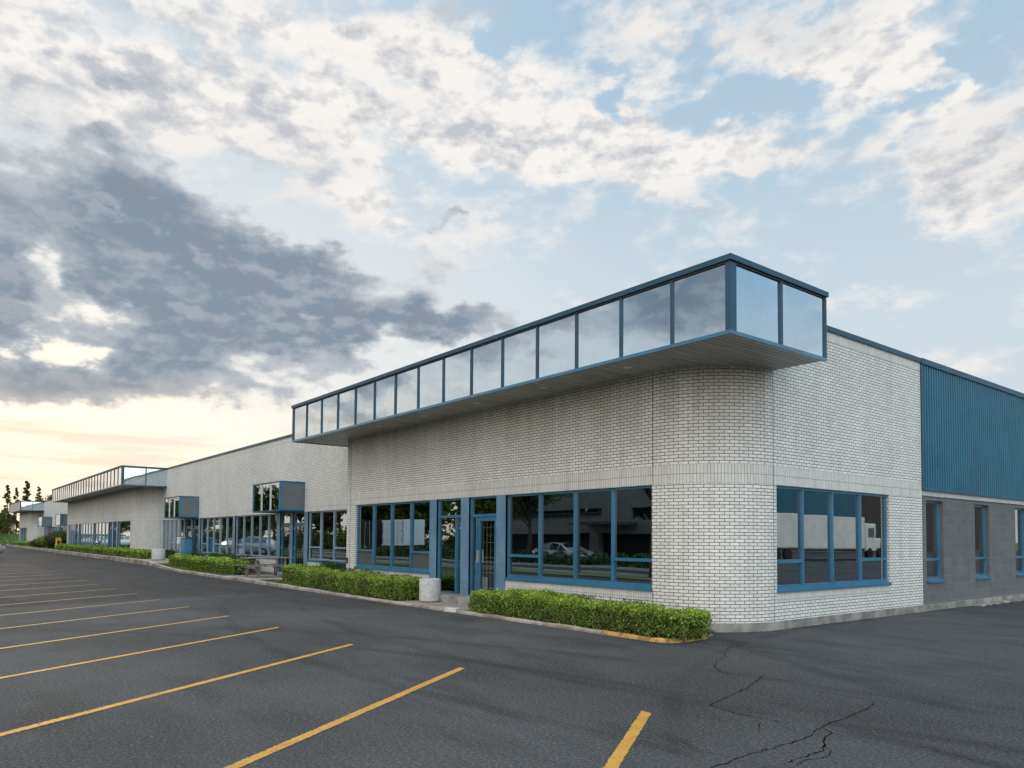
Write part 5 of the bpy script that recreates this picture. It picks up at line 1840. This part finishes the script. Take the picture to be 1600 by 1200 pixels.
def trailer(x0, x1, y0, y1, z0, z1, label, dark=False, group='trailers mirrored in the windows'):
    e = empty('box_trailer', label, 'trailer', group)
    mb = MB(); mb.box(x0, x1, y0, y1, z0, z1, M_BLACK if dark else M_TRAILER); mb.build('box', e, bevel=0.03)
    mb = MB()
    mb.box(x0 + 0.1, x1 - 0.1, y0 + 0.1, y1 - 0.1, z0 - 0.2, z0, M_DARKM)
    mb.box(x0 - 0.03, x0 + 0.05, y0 - 0.03, y1 + 0.03, z0 - 0.04, z0 + 0.08, M_ALU)
    mb.build('chassis', e)
    mb = MB()
    if (x1 - x0) < 6:
        for k in range(5):
            xx = x0 + 0.06 + (x1 - x0 - 0.12) * k / 4
            mb.box(xx - 0.02, xx + 0.02, y1 + 0.002, y1 + 0.03, z0 + 0.1, z1 - 0.1, M_ALU if dark else M_DARKM if k in (0, 4) else M_TRAILER)
        for zz in (z0 + 0.5, z0 + 1.2, z1 - 0.4):
            mb.box(x0 + 0.12, x0 + 0.3, y1 + 0.031, y1 + 0.05, zz, zz + 0.07, M_DARKM)
            mb.box(x1 - 0.3, x1 - 0.12, y1 + 0.031, y1 + 0.05, zz, zz + 0.07, M_DARKM)
        mb.box(x0, x1, y1 + 0.002, y1 + 0.04, z0 - 0.02, z0 + 0.07, M_ALU)
    mb_ok = len(mb.v) > 0
    if not mb_ok:
        for k in range(12):
            yy = y0 + (y1 - y0) * (k + 0.5) / 12
            mb.box(x0 - 0.012, x0 - 0.002, yy - 0.02, yy + 0.02, z0 + 0.1, z1 - 0.08, M_ALU)
        mb.box(x0 - 0.02, x0 - 0.002, y0, y1, z1 - 0.08, z1 - 0.01, M_ALU)
        mb.box(x0 + 0.3, x0 + 0.34, y0 + 4.5, y1 - 4.0, 0.25, z0 - 0.22, M_TRAILER)
    mb.build('rear_hardware' if mb_ok else 'side_ribs', e)
    ey, ex = (y1 - y0), (x1 - x0)
    for k in range(4):
        wm = MB()
        if ey > ex:
            yy = y0 + ey * (0.12 if k < 2 else 0.22); xx = x0 + 0.05 if k % 2 else x1 - 0.05
            wm.tube([(xx - 0.13, yy, 0.48), (xx + 0.13, yy, 0.48)], [0.48, 0.48], M_TYRE, 20)
        else:
            xx = x0 + ex * (0.15 if k < 2 else 0.8); yy = y0 + 0.05 if k % 2 else y1 - 0.05
            wm.tube([(xx, yy - 0.13, 0.48), (xx, yy + 0.13, 0.48)], [0.48, 0.48], M_TYRE, 20)
        wm.build('wheel', e)
    return e


trailer(-61.2, -57.2, -14.4, -12.0, 0.95, 3.25, 'white box trailer mirrored in the left shop window')
trailer(-66.2, -62.2, -14.4, -12.0, 0.75, 3.25, 'black box trailer beside the white one in the mirrored view', True)
trailer(17.0, 19.5, 49.5, 65.0, 1.0, 3.7, 'long white semi trailer mirrored in the side window')
e = empty('truck_cab', 'white truck cab in front of the mirrored semi trailer', 'truck')
mb = MB(); mb.box(17.1, 19.4, 65.4, 67.2, 0.7, 3.2, M_TRAILER); mb.box(17.3, 19.2, 67.2, 68.6, 0.7, 1.9, M_TRAILER); mb.build('cab_body', e, bevel=0.12)
mb = MB(); mb.box(17.06, 17.11, 65.8, 66.8, 2.0, 2.8, M_CARGLS); mb.build('window', e)
for yy in (65.9, 68.0):
    mb = MB(); mb.tube([(17.0, yy, 0.5), (17.3, yy, 0.5)], [0.5, 0.5], M_TYRE, 20); mb.build('wheel', e)
e = empty('warehouse', 'teal metal warehouse mirrored above the semi trailer', 'building')
mb = MB(); mb.box(42, 70, 55, 112, 0, 2.6, M_OFFICE); mb.box(41.9, 70, 54.9, 112.1, 2.6, 11.4, M_CLAD); mb.build('wall', e)
mb = MB(); mb.box(41.7, 70, 54.7, 112.3, 11.4, 11.6, M_DBLUE); mb.build('roof_coping', e)
e = empty('warehouse', 'brown sided warehouse mirrored at the right of the side window', 'building')
mb = MB(); mb.box(44, 75, 114, 170, 0, 13.0, M_BROWN); mb.build('wall', e)
mb = MB()
for k in range(5):
    mb.box(43.96, 44.02, 118 + k * 10, 121 + k * 10, 0.2, 3.2, M_DARKM)
mb.build('dock_door', e)

# wooded edge across the road: reads as one mass in the mirrored windows
allP, allN, allS = [], [], []
tk = MB()
rw = random.Random(21)
for k in range(84):
    x = -50 - k * 2.5 + rw.uniform(-1.5, 1.5)
    y = -19 - rw.uniform(0, 9) - (4 if x < -150 else 0)
    tb, P, d, sz = tree_data(100 + k, rw.uniform(8.0, 11.5), rw.uniform(2.4, 3.4), rw.uniform(7.8, 9.5) if x > -150 else 7.0, 1700 if x > -150 else 700, 0.34, False, 0.0 if x > -150 else 0.4)
    allP.append(np.maximum(P, [-99, -99, 0.1]) + np.array([x, y, 0])); allN.append(d); allS.append(sz)
    if x > -170:
        q_ = np.random.default_rng(500 + k)
        U = np.c_[x + q_.normal(0, 1.6, 500), y + 2.5 + q_.normal(0, 0.9, 500), np.abs(q_.normal(0, 1.1, 500))]
        allP.append(U); allN.append(q_.normal(0, 1, (500, 3))); allS.append(0.32 * q_.uniform(0.6, 1.3, 500))
    for f_ in range(0, 1):
        o0 = len(tk.v)
        tk.v += [(a + x, b + y, c) for a, b, c in tb.v]
        tk.f += [tuple(i + o0 for i in f) for f in tb.f]
        tk.uv += tb.uv
        tk.m += [tk.mi(M_BARK)] * len(tb.f)
WD = empty('woodland', 'dense row of trees across the road mirrored in the shop windows', 'trees', None, 'stuff')
leaves_mesh('foliage', np.concatenate(allP), np.concatenate(allN), np.concatenate(allS), M_TREEL, WD, 3, 0.8)
tk.build('trunk', WD, smooth=True)
